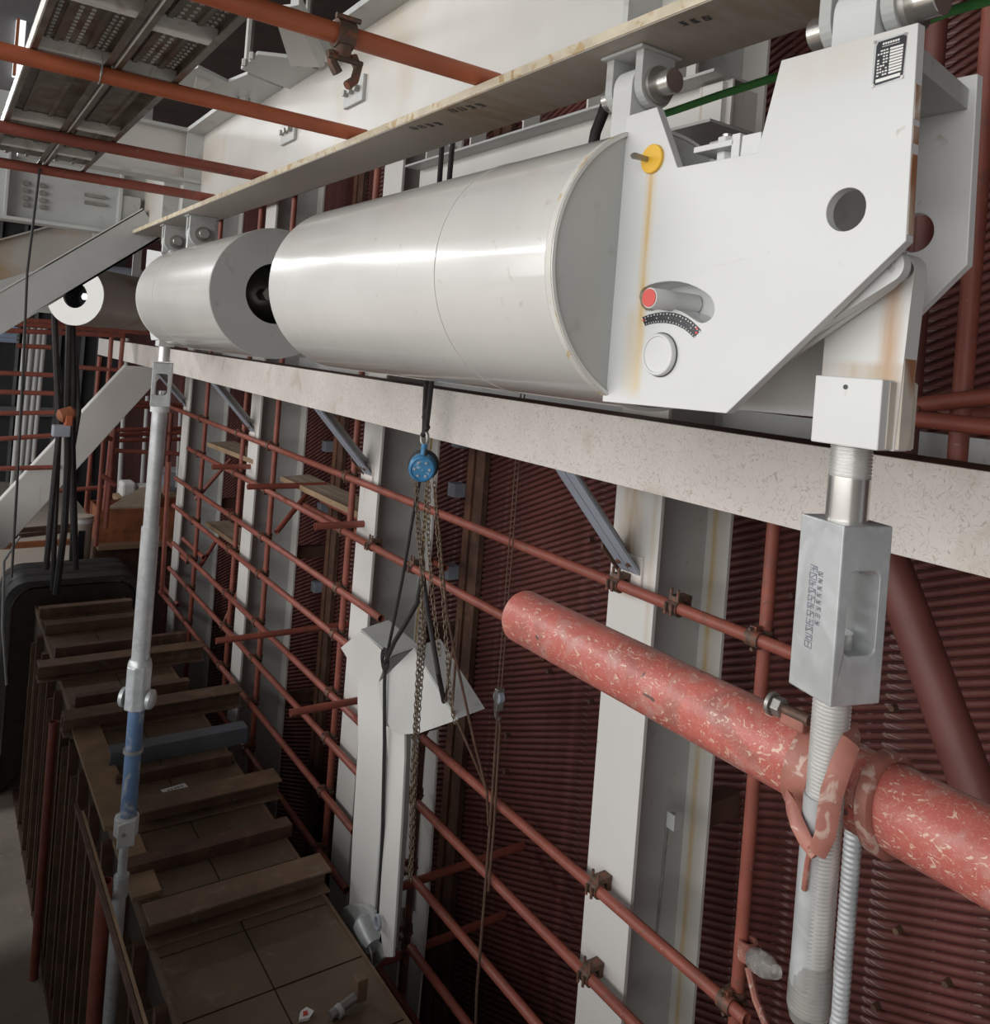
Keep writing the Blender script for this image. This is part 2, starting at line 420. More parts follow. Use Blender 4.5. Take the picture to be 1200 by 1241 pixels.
# ------------------------------------------------------------------ columns
XC = 2.30
rust_run_mat('column_front', (0.66, 0.64, 0.61), [(2.27, 2.42, -0.90, -0.40, (0.48, 0.33, 0.18), 0.75), (2.20, 2.24, -1.1, -0.45, (0.50, 0.40, 0.28), 0.5)])
rust_run_mat('column_rear', (0.64, 0.62, 0.58), [(2.245, 2.285, -3.6, -0.30, (0.55, 0.36, 0.12), 1.0), (2.19, 2.30, -3.6, -0.30, (0.60, 0.52, 0.40), 0.5)])
def h_column(yc, w, name, label, mt='column_paint', mt2='column_paint', z0=PIT, z1=1.75, d=0.42):
    t = thing(name, (XC + d / 2, yc, z0), label, 'column', 'H-section columns along the boiler wall')
    MB().box(XC, XC + 0.018, yc - w / 2, yc + w / 2, z0, z1).build('flange', mt, t, 0.002)
    MB().box(XC + d - 0.018, XC + d, yc - w / 2, yc + w / 2, z0, z1).build('flange', mt2, t, 0.002)
    MB().box(XC + 0.018, XC + d - 0.018, yc - 0.006, yc + 0.006, z0, z1).build('web', 'grey_paint_and_shade', t)  # white web coloured grey: its shade is put into the colour
    for z in (-0.55, -1.9, -3.2):
        MB().box(XC + d, XW, yc - 0.04, yc + 0.04, z, z + 0.1).build('wall_bracket', 'dark_rust', t)
    # rust run on the back flange, a thin deposit beside the web
    return t
cols = [h_column(2.315, 0.25, 'steel_column', 'white H-section column with rust runs, foremost behind the thick red pipe', 'column_front', 'column_rear'),
        h_column(4.66, 0.25, 'steel_column', 'white H-section column behind the chain hoist and hanging steel'),
        h_column(6.92, 0.25, 'steel_column', 'white H-section column between the hoist column and the farthest column'),
        h_column(9.2, 0.25, 'steel_column', 'farthest white H-section column, beside the tall galvanised hanger rod')]
for i, (c, yc) in enumerate(zip(cols, (2.315, 4.66, 6.92, 9.2))):
    mb = MB()
    for k in range(26):
        z = -2.6 + 0.09 * k; ww = 0.006 + 0.008 * random.random()
        mb.box(XC + 0.3995, XC + 0.402, yc - 0.040 - ww, yc - 0.028, z, z + 0.095)
    if i == 1: mb.build('rust_run', 'rust_run', c)

# ------------------------------------------------------------------ long white beam on braces
XB = 1.90
yb1 = ax(119, 420, XB).y
zt = ax(700, 497, XB).z; zb = ax(700, 575.5, XB).z
t = thing('platform_beam', (XB + 0.1, 3.0, zb), 'long cream white beam with scratched dirty face running past all columns', 'beam')
MB().box(XB, XB + 0.014, 0.2, yb1, zb, zt).build('web_plate', 'beam_paint', t, 0.002)
MB().box(XB + 0.014, XB + 0.20, 0.2, yb1, zt - 0.014, zt - 0.001).build('flange', 'dark_rust', t)
MB().box(XB + 0.014, XB + 0.20, 0.2, yb1, zb + 0.001, zb + 0.014).build('flange', 'beam_paint', t)
MB().box(XB + 0.186, XB + 0.20, 0.2, yb1, zb + 0.014, zt - 0.014).build('web_plate', 'beam_paint', t)
for i, (yc, lab) in enumerate(((2.315, 'beside the thick red pipe end'), (4.66, 'left of the chain hoist'), (6.92, 'middle of the far ones'), (9.2, 'on the farthest column'))):
    foot = Vector((XC, yc, zb - 0.40)); head = Vector((XB + 0.03, yc, zb))
    br = thing('knee_brace', foot, 'grey steel angle knee brace under the white beam, ' + lab, 'brace', 'knee braces under the white beam')
    d = (head - foot); u = Vector((0, 1, 0)); v = d.normalized().cross(u)
    MB().obox(foot - u * 0.055, u * 0.052, v * 0.010, d).build('angle_leg', 'blue_grey', br)
    MB().obox(foot + u * 0.003, u * 0.052, v * 0.010, d).build('angle_leg', 'blue_grey', br)
    MB().obox(foot + u * 0.045, u * 0.010, v * -0.060, d).build('angle_leg', 'grey_paint_and_shade', br)
    MB().obox(foot - u * 0.06 + Vector((-0.012, 0, -0.07)), u * 0.12, (0.012, 0, 0), (0, 0, 0.14)).build('foot_plate', 'beam_paint', br)
    for s in (-1, 1):
        MB().cyl(foot + d * 0.12 + u * 0.028 * s, foot + d * 0.12 + u * 0.028 * s - v * -0.02, 0.010, 6).build('bolt', 'rusty_clamp', br)
    MB().obox(foot + Vector((0, 0.07, -0.02)), (0, 0.012, 0), (-0.10, 0, 0.10), (0, 0, 0.10)).build('gusset', 'dark_rust', br)
# horizontal girt between the columns behind the beam
g = thing('wall_girt', (2.62, 5.0, -0.30), 'pale horizontal girt between columns behind the white beam', 'beam')
for y0, y1 in ((0.2, 2.185), (2.445, 4.53), (4.79, 6.79), (7.05, 9.07)):
    MB().box(2.60, 2.66, y0, y1, -0.31, -0.13).build('girt_length', 'grey_paint_and_shade', g)

# upper I-beam that ends on the foremost column
XU = 2.06
p = ax(735, 125, XU); zt2 = p.z; zb2 = zt2 - 0.175
y0, y1 = ax(866, 110, XU).y, ax(492, 215, XU).y
t = thing('upper_beam', (XU + 0.05, (y0 + y1) / 2, zb2), 'short white I-beam with fresh paint above the large cylinder', 'beam')
MB().box(XU - 0.01, XU + 0.19, y0, y1, zt2 - 0.010, zt2).build('flange', 'grey_paint_and_shade', t)
MB().box(XU - 0.01, XU + 0.19, y0, y1, zb2, zb2 + 0.010).build('flange', 'grey_paint_and_shade', t)
MB().box(XU + 0.085, XU + 0.095, y0, y1, zb2 + 0.01, zt2 - 0.01).build('web', 'column_paint', t)
for k in range(5):
    yy = y0 + (y1 - y0) * (k + 0.5) / 5
    MB().box(XU + 0.0, XU + 0.085, yy, yy + 0.01, zt2, zt2 + 0.22).build('stiffener', 'column_paint', t)
for k in range(3):
    yy = y0 + (y1 - y0) * (k + 0.7) / 3.4
    MB().bar((XU + 0.05, yy, zt2), (XU + 0.05, yy + 0.25, zt2 + 0.25), 0.04, 0.008, (1, 0, 0)).build('stay', 'column_paint', t)
MB().box(XU + 0.06, XC, y0 + 0.02, y0 + 0.12, zb2 + 0.02, zt2 - 0.02).build('end_plate', 'column_paint', t)

# ------------------------------------------------------------------ main girder carrying the hangers
GX, GZ, GT = 0.89, 0.488, 0.832
rust_run_mat('stained_flange', (0.43, 0.405, 0.37), [(-0.6, 1.20, 0.40, 0.60, (0.24, 0.15, 0.065), 0.95), (1.0, 1.75, 0.40, 0.60, (0.30, 0.20, 0.10), 0.8)])
gl = thing('main_girder', (GX, 3.0, GZ), 'long white plate girder overhead from which the spring hangers hang', 'girder')
YG0, YG1 = 0.10, 5.35
MB().box(GX - 0.078, GX + 0.078, YG0, YG1, GZ, GZ + 0.020).build('bottom_flange', 'stained_flange', gl, 0.001)
MB().box(GX - 0.006, GX + 0.006, YG0, YG1, GZ + 0.020, GT).build('web', 'girder_paint', gl)
MB().box(GX - 0.078, GX + 0.078, YG0, YG1, GT, GT + 0.016).build('top_flange', 'grey_paint_and_shade', gl)
for yy in (0.92, 2.0, 3.58, 3.95):
    if yy == 2.0: continue
    MB().box(GX - 0.074, GX - 0.006, yy, yy + 0.012, GZ + 0.02, GT).build('stiffener', 'grey_paint_and_shade', gl)
    MB().box(GX + 0.006, GX + 0.074, yy, yy + 0.012, GZ + 0.02, GT).build('stiffener', 'grey_paint_and_shade', gl)
# chipped yellowish lip of the flange edge
mb = MB().box(GX - 0.0795, GX - 0.0778, YG0, YG1, GZ + 0.002, GZ + 0.0185)
mb.build('edge_lip', 'chipped_cream', gl)
mb = MB()
for (px, py, n, h) in ((503, 157, 4, 0.020), (550, 136, 4, 0.020), (828, 31, 3, 0.014)):
    o = az(px, py, GZ - 0.0002)
    strokes(mb, o, (0.25, -0.97, 0), (-0.9, -0.25, 0), (0, 0, -1), n, h, h * 1.25)
mb.build('paint_mark', 'dark_ink', gl)
# small bolted cleats on the web and the horizontal bracing
for (px, py) in ((352, 160), (432, 112)):
    c = ax(px, py, GX - 0.006)
    MB().box(GX - 0.016, GX - 0.006, c.y - 0.06, c.y + 0.06, c.z - 0.035, c.z + 0.035).build('cleat', 'grey_paint_and_shade', gl, 0.002)
    for k in (-1, 0, 1):
        MB().cyl((GX - 0.03, c.y + 0.035 * k, c.z), (GX - 0.016, c.y + 0.035 * k, c.z), 0.009, 6).build('bolt', 'dull_steel', gl)
# horizontal bracing gussets at the level of the top flange
zg = 0.80
def flat(pix, z, name, mt, parent, th=0.010):
    return MB().prism([az(px, py, z) for px, py in pix], (0, 0, th)).build(name, mt, parent)
hb = thing('wind_bracing', az(330, 110, zg), 'grey horizontal bracing plates bolted beside the girder under the slab', 'bracing')
flat([(292, 84), (312, 66), (440, 80), (448, 88), (372, 128), (360, 112)], 0.80, 'gusset_plate', 'grey_paint_and_shade', hb)
flat([(240, 82), (276, 100), (300, 90), (392, 128), (372, 142), (330, 140), (262, 118), (200, 96)], 0.815, 'brace_member', 'grey_paint_and_shade', hb)
flat([(330, 10), (352, 8), (388, 70), (390, 82), (352, 80)], 0.79, 'brace_member', 'girder_paint', hb, 0.006)
flat([(352, 8), (362, 6), (394, 80), (388, 82)], 0.77, 'brace_lip', 'grey_paint_and_shade', hb, 0.03)
flat([(238, 96), (256, 102), (232, 118)], 0.805, 'gusset_plate', 'girder_paint', hb)
for (px, py) in ((296, 80), (305, 72), (362, 81), (382, 84), (365, 125), (366, 136), (426, 76), (446, 90), (287, 124), (300, 126)):
    c = az(px, py, 0.79)
    MB().cyl(c, c + Vector((0, 0, 0.02)), 0.008, 6).build('bolt', 'dull_steel', hb)
MB().cyl(az(365, 130, 0.815), az(365, 130, 0.815) + Vector((0, 0, 0.95)), 0.012, 8).build('hanger_stud', 'dull_steel', hb)
MB().cyl(az(300, 80, 0.805), az(300, 80, 0.805) + Vector((0, 0, 0.95)), 0.012, 8).build('hanger_stud', 'dull_steel', hb)

# cross girders
t = thing('cross_girder', (0.3, 3.6, 0.66), 'white cross girder framing into the main girder under the planks', 'girder', 'cross girders')
MB().box(0.22, GX - 0.006, 3.62, 3.632, 0.64, GT).build('web', 'girder_paint', t)
MB().box(0.22, GX - 0.078, 3.57, 3.68, GT, GT + 0.014).build('flange', 'grey_paint_and_shade', t)
MB().box(0.22, GX - 0.006, 3.57, 3.68, 0.626, 0.64).build('flange', 'grey_paint_and_shade', t)
yq = 4.75
XQ = 0.10
t = thing('cross_girder', (0.3, yq, GZ), 'grey bolted cross girder under the far plank ends', 'girder', 'cross girders')
MB().box(XQ, GX - 0.006, yq, yq + 0.012, GZ + 0.02, GT + 0.3).build('web', 'grey_paint_and_shade', t)
MB().box(XQ, GX - 0.078, yq - 0.06, yq + 0.07, GZ, GZ + 0.016).build('flange', 'grey_paint_and_shade', t)
for px in (5, 143):
    c = ay(px, 240, yq)
    MB().box(c.x, c.x + 0.012, yq - 0.06, yq, GZ + 0.016, GT + 0.3).build('stiffener', 'grey_paint_and_shade', t)
for (px, py) in [(31 + dx, y + dx * 0.15) for dx in (0, 20) for y in (222, 231, 240, 248)]:
    c = ay(px, py, yq)
    MB().cyl(c, c + Vector((0, -0.022, 0)), 0.014, 6).build('bolt', 'dull_steel', t)
for (z, w) in ((238, 18), (247, 14)):
    c = ay(115, z, yq)
    MB().box(c.x - 0.05, c.x + 0.05, yq - 0.02, yq, c.z - 0.008, c.z + 0.008).build('cover_strip', 'dull_steel', t)
c = ay(155, 262, yq)
MB().box(c.x - 0.06, c.x + 0.05, yq - 0.05, yq, c.z - 0.10, c.z + 0.10).build('junction_cover', 'grey_paint_and_shade', t, 0.004)
# diagonal brace below the cross girder
def chan(p0, p1, h, d, mt, name, label, cat):
    p0, p1 = Vector(p0), Vector(p1); ax_ = (p1 - p0); n = Vector((0, 1, 0)); v = ax_.normalized().cross(n)
    if v.z < 0: v = -v
    t = thing(name, p1 if p1.z < p0.z else p0, label, cat)
    MB().obox(p0 - v * h / 2, v * h, n * 0.010, ax_).build('web', mt, t)
    MB().obox(p0 + v * (h / 2 - 0.01), v * 0.010, n * d, ax_).build('flange', mt, t)
    MB().obox(p0 + v * (h / 2 - 0.004) - n * 0.004, v * 0.006, n * 0.004, ax_).build('edge_lip', 'white_paint', t)
    MB().obox(p0 - v * h / 2, v * 0.010, n * d, ax_).build('flange', mt, t)
    return t
yd = 4.58
a0 = ay(185, 270, yd); a1 = ay(-60, 415, yd)
a1 = a0 + (a1 - a0) * ((a0.z + 1.56) / (a0.z - a1.z))
chan(a0, a1, 0.17, 0.10, 'grey_paint_and_shade', 'diagonal_brace', 'grey diagonal channel brace descending from the girder joint', 'brace')
# end hanger post of the girder joint
MB().box(a0.x - 0.10, a0.x + 0.02, yd + 0.0, yd + 0.17, a0.z - 0.03, GZ).build('joint_plate', 'grey_paint_and_shade', gl)
# farther white brace in the pit
yd = 9.4
zt_b, xt = zb - 0.002, XB + 0.02
lo_ = ay(-40, 668, yd)
sl_ = (lo_.x - ay(60, 560, yd).x) / (lo_.z - ay(60, 560, yd).z)
x_lo = xt + (lo_.z - zt_b) * sl_
wd = 0.34 / math.cos(math.atan(sl_))
t = thing('diagonal_brace', lo_, 'wide pale diagonal brace in the pit under the white beam end', 'brace')
MB().prism([(xt - wd / 2, yd, zt_b), (xt + wd / 2, yd, zt_b), (x_lo + wd / 2, yd, lo_.z), (x_lo - wd / 2, yd, lo_.z)], (0, 0.012, 0)).build('web', 'column_paint', t)
for sg in (-1, 1):
    e0, e1 = Vector((xt + sg * wd / 2, yd, zt_b)), Vector((x_lo + sg * wd / 2, yd, lo_.z))
    MB().obox(e0 + Vector((-0.006, 0.012, 0)), (0.012, 0, 0), (0, 0.13, 0), e1 - e0).build('flange', 'column_paint', t)
# background beams under the slab, far left
t = thing('far_beam', (0.0, 8.0, 0.3), 'dark beam crossing beyond the diagonal brace', 'beam')
MB().box(-2.9, 2.25, 8.0, 8.012, 0.10, 0.42).build('web', 'grey_paint_and_shade', t)
MB().box(-2.9, 2.25, 7.93, 8.08, 0.08, 0.10).build('flange', 'grey_paint_and_shade', t)
t = thing('far_beam', (0.0, 9.6, 0.9), 'brown stained sloping beam above the far hanger', 'beam')
MB().bar((-0.4, 6.6, 0.05), (1.3, 6.6, 0.85), 0.26, 0.012, (0, 0, 1)).build('web', 'flange_paint', t)
MB().bar((-0.4, 6.6, 0.19), (1.3, 6.6, 0.99), 0.10, 0.010, (0, 1, 0)).build('flange', 'flange_paint', t)
t = thing('far_duct', (0.6, 10.0, 0.2), 'wide grey pipe crossing behind the far hanger', 'pipe')
MB().cyl((-2.9, 10.6, 0.42), (2.0, 10.6, 0.42), 0.30, 28).build('shell', 'blue_grey', t, smooth=True)
MB().ring((0.6, 10.6, 0.42), (0.7, 10.6, 0.42), 0.315, 0.30).build('band', 'rust_plate', t)
for x in (0.3, 1.5):
    MB().box(x, x + 0.05, 10.55, 10.65, 0.70, 1.74).build('strap', 'grey_paint_and_shade', t)

# ================================================================== spring hangers
XP = 0.80            # outer face of the near side plate
HX, HZ, HR = 0.89, 0.147, 0.208
def px_poly(pts, X): return [ax(x, y, X) for x, y in pts]
yel = ax(792, 193, XP); pin = ax(787, 361, XP - 0.03)
rr = ax(783, 300, XP).y
lk = ax(1072, 440, 0.86)
rust_run_mat('front_plate_paint', (0.645, 0.655, 0.655), [
    (yel.y - 0.012, yel.y + 0.014, -0.045, yel.z, (0.66, 0.46, 0.16), 1.0),
    (yel.y - 0.004, yel.y + 0.006, 0.05, yel.z, (0.58, 0.36, 0.08), 1.0),
    (yel.y - 0.006, yel.y + 0.034, -0.045, 0.09, (0.62, 0.50, 0.32), 0.6),
    (0.44, 0.70, 0.325, 0.40, (0.66, 0.55, 0.42), 0.35)])
rust_run_mat('link_paint', (0.63, 0.63, 0.615), [(lk.y - 0.022, lk.y + 0.010, -0.06, 0.15, (0.44, 0.24, 0.10), 1.0), (0.45, 0.60, 0.003, 0.03, (0.42, 0.30, 0.18), 0.8)])

def turnbuckle(cx, cy, z0, z1, w, th, label, group=None, stamp=False, mt='galvanised'):
    t = thing('turnbuckle', (cx, cy, z0), label, 'turnbuckle', group)
    e1 = Vector((-math.sin(th), math.cos(th), 0)); e2 = Vector((math.cos(th), math.sin(th), 0))
    c = Vector((cx, cy, 0)) - e1 * w / 2 - e2 * w / 2       # front corner, nearest the platform
    H = z1 - z0
    def q(a, z): return c + e2 * (a * w) + Vector((0, 0, z0 + z * H))
    outer = [q(0, 0), q(1, 0), q(1, 1), q(0, 1)]
    hole = []
    for (ca, cz, a0) in ((0.32, 0.32, 180), (0.68, 0.32, 270), (0.68, 0.70, 0), (0.32, 0.70, 90)):
        for k in range(5):
            a = math.radians(a0 + 22.5 * k)
            hole.append(q(ca + 0.13 * math.cos(a), cz + 0.13 * w / H * math.sin(a)))
    bd = MB().prism(outer, e1 * w, [hole]).build('body', mt, t, 0.0018)
    for (a, b_) in ((0.02, 0.36), (0.76, 0.98)):
        MB().cyl((cx, cy, z0 + a * H), (cx, cy, z0 + b_ * H), w * 0.24, 20).build('rod_end', 'thread_steel', t, smooth=True)
    if stamp:
        mb = MB()
        o = c + e1 * (w * 0.52) + Vector((0, 0, z0 + 0.26 * H))
        strokes(mb, o, (0, 0, 1), e1 * 1.0, -e2, 11, 0.011, 0.0088, 0.0004, 0.0011)
        strokes(mb, o + e1 * -0.010 + Vector((0, 0, 0.03)), (0, 0, 1), e1 * 1.0, -e2, 8, 0.007, 0.0080, 0.0004, 0.0009)
        mb.build('stamped_text', 'stamp_ink', bd)
    return t

def thread_prof(z0, z1, r, pitch=0.004, depth=0.0011):
    n = int((z1 - z0) / pitch); pr = [(0, r - depth)]
    for k in range(n):
        pr += [(k * pitch + pitch * 0.15, r - depth), (k * pitch + pitch * 0.45, r), (k * pitch + pitch * 0.65, r), (k * pitch + pitch * 0.95, r - depth)]
    pr.append((z1 - z0, r - depth))
    return pr

def spring_cylinder(t, ya, yb, hole_end):
    """shell between ya and yb; the hole end is an open ring"""
    MB().ring((HX, min(ya, yb) + 0.006, HZ), (HX, max(ya, yb) - 0.006, HZ), HR, HR - 0.008, 96).build('cylinder_shell', 'white_paint', t, smooth=True)
    s = 1 if hole_end > min(ya, yb) + 0.1 else -1
    other = ya if abs(hole_end - yb) < 1e-6 else yb
    e = MB().ring((HX, hole_end - s * 0.020, HZ), (HX, hole_end, HZ), HR - 0.001, 0.096, 72).build('end_ring', 'grey_paint_and_shade', t, smooth=True)
    MB().ring((HX, hole_end - s * 0.16, HZ), (HX, hole_end - s * 0.02, HZ), 0.118, 0.096, 48).build('bore_sleeve', 'dark_panel', t, smooth=True)
    ss = MB().lathe((HX, hole_end - s * 0.13, HZ), (0, -s, 0), [(0, 0.026), (0.01, 0.05), (0.04, 0.075), (0.05, 0.095)], 32).build('spring_seat', 'dull_steel', t, smooth=True)
    MB().cyl((HX, hole_end - s * 0.14, HZ), (HX, hole_end - s * 0.06, HZ), 0.022, 6).build('tension_nut', 'dull_steel', ss)
    s2 = 1 if other > hole_end else -1
    MB().cyl((HX, other - s2 * 0.014, HZ), (HX, other, HZ), HR + 0.0015, 96).build('end_disc', 'grey_paint_and_shade', t, 0.002, smooth=True)
    n = 0
    for fr, w in ((0.28, 0.010), (0.0, 0.007)):
        y = other + (hole_end - other) * fr
        MB().ring((HX, y - w / 2, HZ), (HX, y + w / 2, HZ), HR + 0.0012, HR - 0.004, 96).build('weld_seam', 'white_paint', t, smooth=True)

def lug(t, y, zpin, sgn=-1, w=0.034, r=0.019, gap=0.05):
    """trunnion: two eye plates across Y joined by a pin lying along Y"""
    for k, yy in enumerate((y - gap / 2 - 0.016, y + gap / 2)):
        MB().prism([(HX - w, yy, GZ)] + [(HX + w * math.cos(a), yy, zpin + w * math.sin(a)) for a in [math.pi + math.pi * i / 14 for i in range(15)]] + [(HX + w, yy, GZ)], (0, 0.016, 0)).build('eye_plate', 'grey_paint_and_shade', t, 0.0015)
    MB().prism([(HX - w, y - gap / 2 + 0.004, zpin - 0.16)] + [(HX + w * math.cos(a), y - gap / 2 + 0.004, zpin + w * math.sin(a)) for a in [math.pi - math.pi * i / 14 for i in range(15)]] + [(HX + w, y - gap / 2 + 0.004, zpin - 0.16)], (0, gap - 0.008, 0)).build('hanger_eye', 'plate_paint', t, 0.0015)
    tpn = MB().cyl((HX, y - gap / 2 - 0.052, zpin), (HX, y + gap / 2 + 0.045, zpin), r, 28).build('trunnion_pin', 'turned_steel', t, 0.0015, smooth=True)
    MB().ring((HX, y - gap / 2 - 0.024, zpin), (HX, y - gap / 2 - 0.016, zpin), r * 1.5, r * 0.95, 28).build('washer', 'dull_steel', tpn, smooth=True)
    MB().box(HX - w - 0.01, HX + w + 0.01, y - gap / 2 - 0.022, y + gap / 2 + 0.022, GZ - 0.006, GZ).build('weld_pad', 'grey_paint_and_shade', t, 0.003)

# ------------------------------------------------------------------ the large near hanger
h1 = thing('spring_hanger', (HX, 0.9, HZ - HR), 'large white constant spring hanger with nameplate and yellow lock disc', 'spring hanger', 'constant spring hangers under the girder')
YD = 0.885
spring_cylinder(h1, YD, 2.03, 2.03)
# end disc chips: yellowed weld rim
MB().ring((HX, YD - 0.001, HZ), (HX, YD + 0.011, HZ), HR + 0.002, HR - 0.003, 96).build('weld_rim', 'weld_rim', h1, smooth=True)
outline = [(759, 141), (796, 129.5), (821, 203), (918, 185), (947, 73), (1113, 27), (1098, 292), (880, 501), (730, 486.5)]
PT = 0.014
def pcirc(px, py, r, n=28): return circle(ax(px, py, XP), (0, 1, 0), (0, 0, 1), r, n)
slot_px = [(260, 450), (270, 400), (300, 365), (360, 337), (420, 320), (490, 309), (560, 305), (630, 311), (700, 328), (780, 360), (850, 400), (905, 445), (935, 500), (945, 560), (935, 615), (905, 655), (870, 677), (830, 685), (790, 672), (740, 640), (680, 600), (635, 577), (590, 562), (535, 551), (480, 550), (430, 561), (380, 575), (320, 572), (280, 530)]
slot = [ax(740 + x / 7.5, 300 + y / 7.5, XP) for x, y in slot_px]
MB().prism(px_poly(outline, XP), (PT, 0, 0), [pcirc(1025, 254, 0.0235), slot]).build('side_plate', 'front_plate_paint', h1, 0.0012)
pe_ = px_poly(outline, XP)
for f0, f1 in ((0.28, 0.44), (0.47, 0.55), (0.60, 0.97)):
    a, b_ = pe_[5].lerp(pe_[6], f0), pe_[5].lerp(pe_[6], f1)
    MB().obox(a + Vector((0.002, -0.0006, 0)), (0.010, 0, 0), (0, 0.0012, 0), b_ - a).build('edge_rust', 'rust_patch', h1)
bp = [Vector((0.976, p.y + (0.026 if i in (5, 6) else 0), p.z)) for i, p in enumerate(px_poly(outline, XP))]
bh = ax(1108, 282, 0.976)
MB().prism(bp, (PT, 0, 0), [circle(bh, (0, 1, 0), (0, 0, 1), 0.024)]).build('side_plate', 'plate_paint', h1, 0.0012)
# lining behind the slot and the inner lever
MB().prism([p + Vector((PT + 0.034, 0, 0)) for p in slot], (0.004, 0, 0)).build('slot_back', 'plate_paint', h1)
mbl = MB(); n = len(slot)
mbl.add([p + Vector((PT, 0, 0)) for p in slot] + [p + Vector((PT + 0.034, 0, 0)) for p in slot], [(i, (i + 1) % n, (i + 1) % n + n, i + n) for i in range(n)])
mbl.build('slot_liner', 'plate_paint', h1, smooth=True)
# position pin with red end
pc = ax(787, 361, XP - 0.040)
posp = MB().cyl((XP - 0.040, pc.y, pc.z), (XP + 0.045, pc.y, pc.z), 0.0135, 32).build('position_pin', 'plate_paint', h1, 0.0008, smooth=True)
MB().cyl((XP - 0.0412, pc.y, pc.z), (XP - 0.0398, pc.y, pc.z), 0.0118, 32).build('pin_face', 'red_print', posp, label='red painted end face of the position pin')
# travel scale
so = [(285, 635), (340, 612), (400, 597), (460, 588), (520, 586), (580, 593), (640, 610), (695, 637), (740, 670), (785, 712), (820, 750)]
si = [(755, 820), (720, 785), (680, 750), (635, 725), (590, 705), (535, 691), (480, 685), (430, 686), (390, 690), (350, 699), (312, 712)]
f7 = lambda pts, X: [ax(740 + x / 7.5, 300 + y / 7.5, X) for x, y in pts]
sc = MB().prism(f7(so + si, XP - 0.0008), (0.0008, 0, 0)).build('travel_scale', 'black_print', h1, label='black curved travel scale with white marks')
mb = MB()
for k in range(len(so) * 2 - 1):
    fr = (k + 0.0) / (len(so) * 2 - 2) * (len(so) - 1); i = min(int(fr), len(so) - 2); g = fr - i
    po = [so[i][j] + (so[i + 1][j] - so[i][j]) * g for j in (0, 1)]
    sr = si[::-1]; pi_ = [sr[i][j] + (sr[i + 1][j] - sr[i][j]) * g for j in (0, 1)]
    def L(f): return [po[j] + (pi_[j] - po[j]) * f for j in (0, 1)]
    for (f0, f1, w) in (((0.12, 0.26, 5) if k % 2 else (0.10, 0.22, 9)), (0.45, 0.58 if k % 4 == 1 else 0.46, 5), (0.80, 0.93, 4)):
        a = ax(740 + L(f0)[0] / 7.5, 300 + L(f0)[1] / 7.5, XP - 0.001); b_ = ax(740 + L(f1)[0] / 7.5, 300 + L(f1)[1] / 7.5, XP - 0.001)
        mb.bar(a, b_, w * 0.00022, 0.0004, (0, 1, 0))
mb.build('scale_mark', 'white_print', sc)
mb = MB()
for x, y in ((785, 735), (780, 775), (300, 660)):
    c = ax(740 + x / 7.5, 300 + y / 7.5, XP - 0.001)
    mb.box(c.x - 0.0003, c.x, c.y - 0.002, c.y + 0.002, c.z - 0.0012, c.z + 0.0012)
mb.build('scale_end_mark', 'red_print', sc)
# pivot cap
cc = ax(801, 430, XP)
cap = MB().lathe((XP, cc.y, cc.z), (-1, 0, 0), [(0, 0.0285), (0.006, 0.0285), (0.008, 0.027), (0.008, 0.0245), (0.0065, 0.0235)], 48).build('pivot_cap', 'plate_paint', h1, smooth=True)
MB().ring((XP - 0.0012, cc.y, cc.z), (XP, cc.y, cc.z), 0.030, 0.028, 48).build('cap_gap', 'dark_ink', cap)
# yellow lock disc with its grey wedge
lkd = MB().lathe((XP, yel.y, yel.z), (-1, 0, 0), [(0, 0.020), (0.004, 0.020), (0.005, 0.019)], 40).build('lock_disc', 'yellow_plastic', h1, smooth=True, label='yellow lock disc')
wa = yel + Vector((-0.005, 0, 0))
MB().prism([wa + Vector((0, 0.004, 0.003)), wa + Vector((-0.026, 0.004, 0.004)), wa + Vector((-0.030, 0.004, 0)), wa + Vector((-0.026, 0.004, -0.004)), wa + Vector((0, 0.004, -0.003))], (0, 0.006, 0)).build('lock_wedge', 'dull_steel', lkd, 0.0006)
# nameplate
npx = [(1062.5, 56), (1065, 51), (1096, 41.5), (1099, 44), (1094, 90), (1091, 93.5), (1061, 103.5), (1058.5, 101)]
npo = [(1060, 50), (1100.5, 38.5), (1095, 95), (1056, 107)]
MB().prism(px_poly(npo, XP - 0.0004), (0.0004, 0, 0)).build('nameplate_border', 'galvanised', h1)
npl = MB().prism(px_poly(npx, XP - 0.0009), (0.0005, 0, 0)).build('nameplate', 'black_print', h1, label='black nameplate with white data rows')
def nq(u, v, X=XP - 0.0011):     # u along the plate, v down, both 0..1
    tl, tr, br_, bl = npo
    x = (tl[0] * (1 - u) + tr[0] * u) * (1 - v) + (bl[0] * (1 - u) + br_[0] * u) * v
    y = (tl[1] * (1 - u) + tr[1] * u) * (1 - v) + (bl[1] * (1 - u) + br_[1] * u) * v
    return ax(x, y, X)
mb = MB()
def cell(u0, v0, u1, v1): mb.prism([nq(u0, v0), nq(u1, v0), nq(u1, v1), nq(u0, v1)], (0.0003, 0, 0))
for k in range(9): cell(0.50, 0.235 + 0.065 * k, 0.90, 0.280 + 0.065 * k)
cell(0.12, 0.845, 0.88, 0.915)
for k in range(7): cell(0.26 + 0.075 * k, 0.09, 0.315 + 0.075 * k, 0.135)
cell(0.25, 0.165, 0.78, 0.175)
for k in range(9):
    for j in range(4):
        if random.random() < 0.85: cell(0.13 + 0.085 * j, 0.24 + 0.065 * k, 0.18 + 0.085 * j + 0.02 * random.random(), 0.272 + 0.065 * k)
mb.build('nameplate_text', 'white_print', npl)
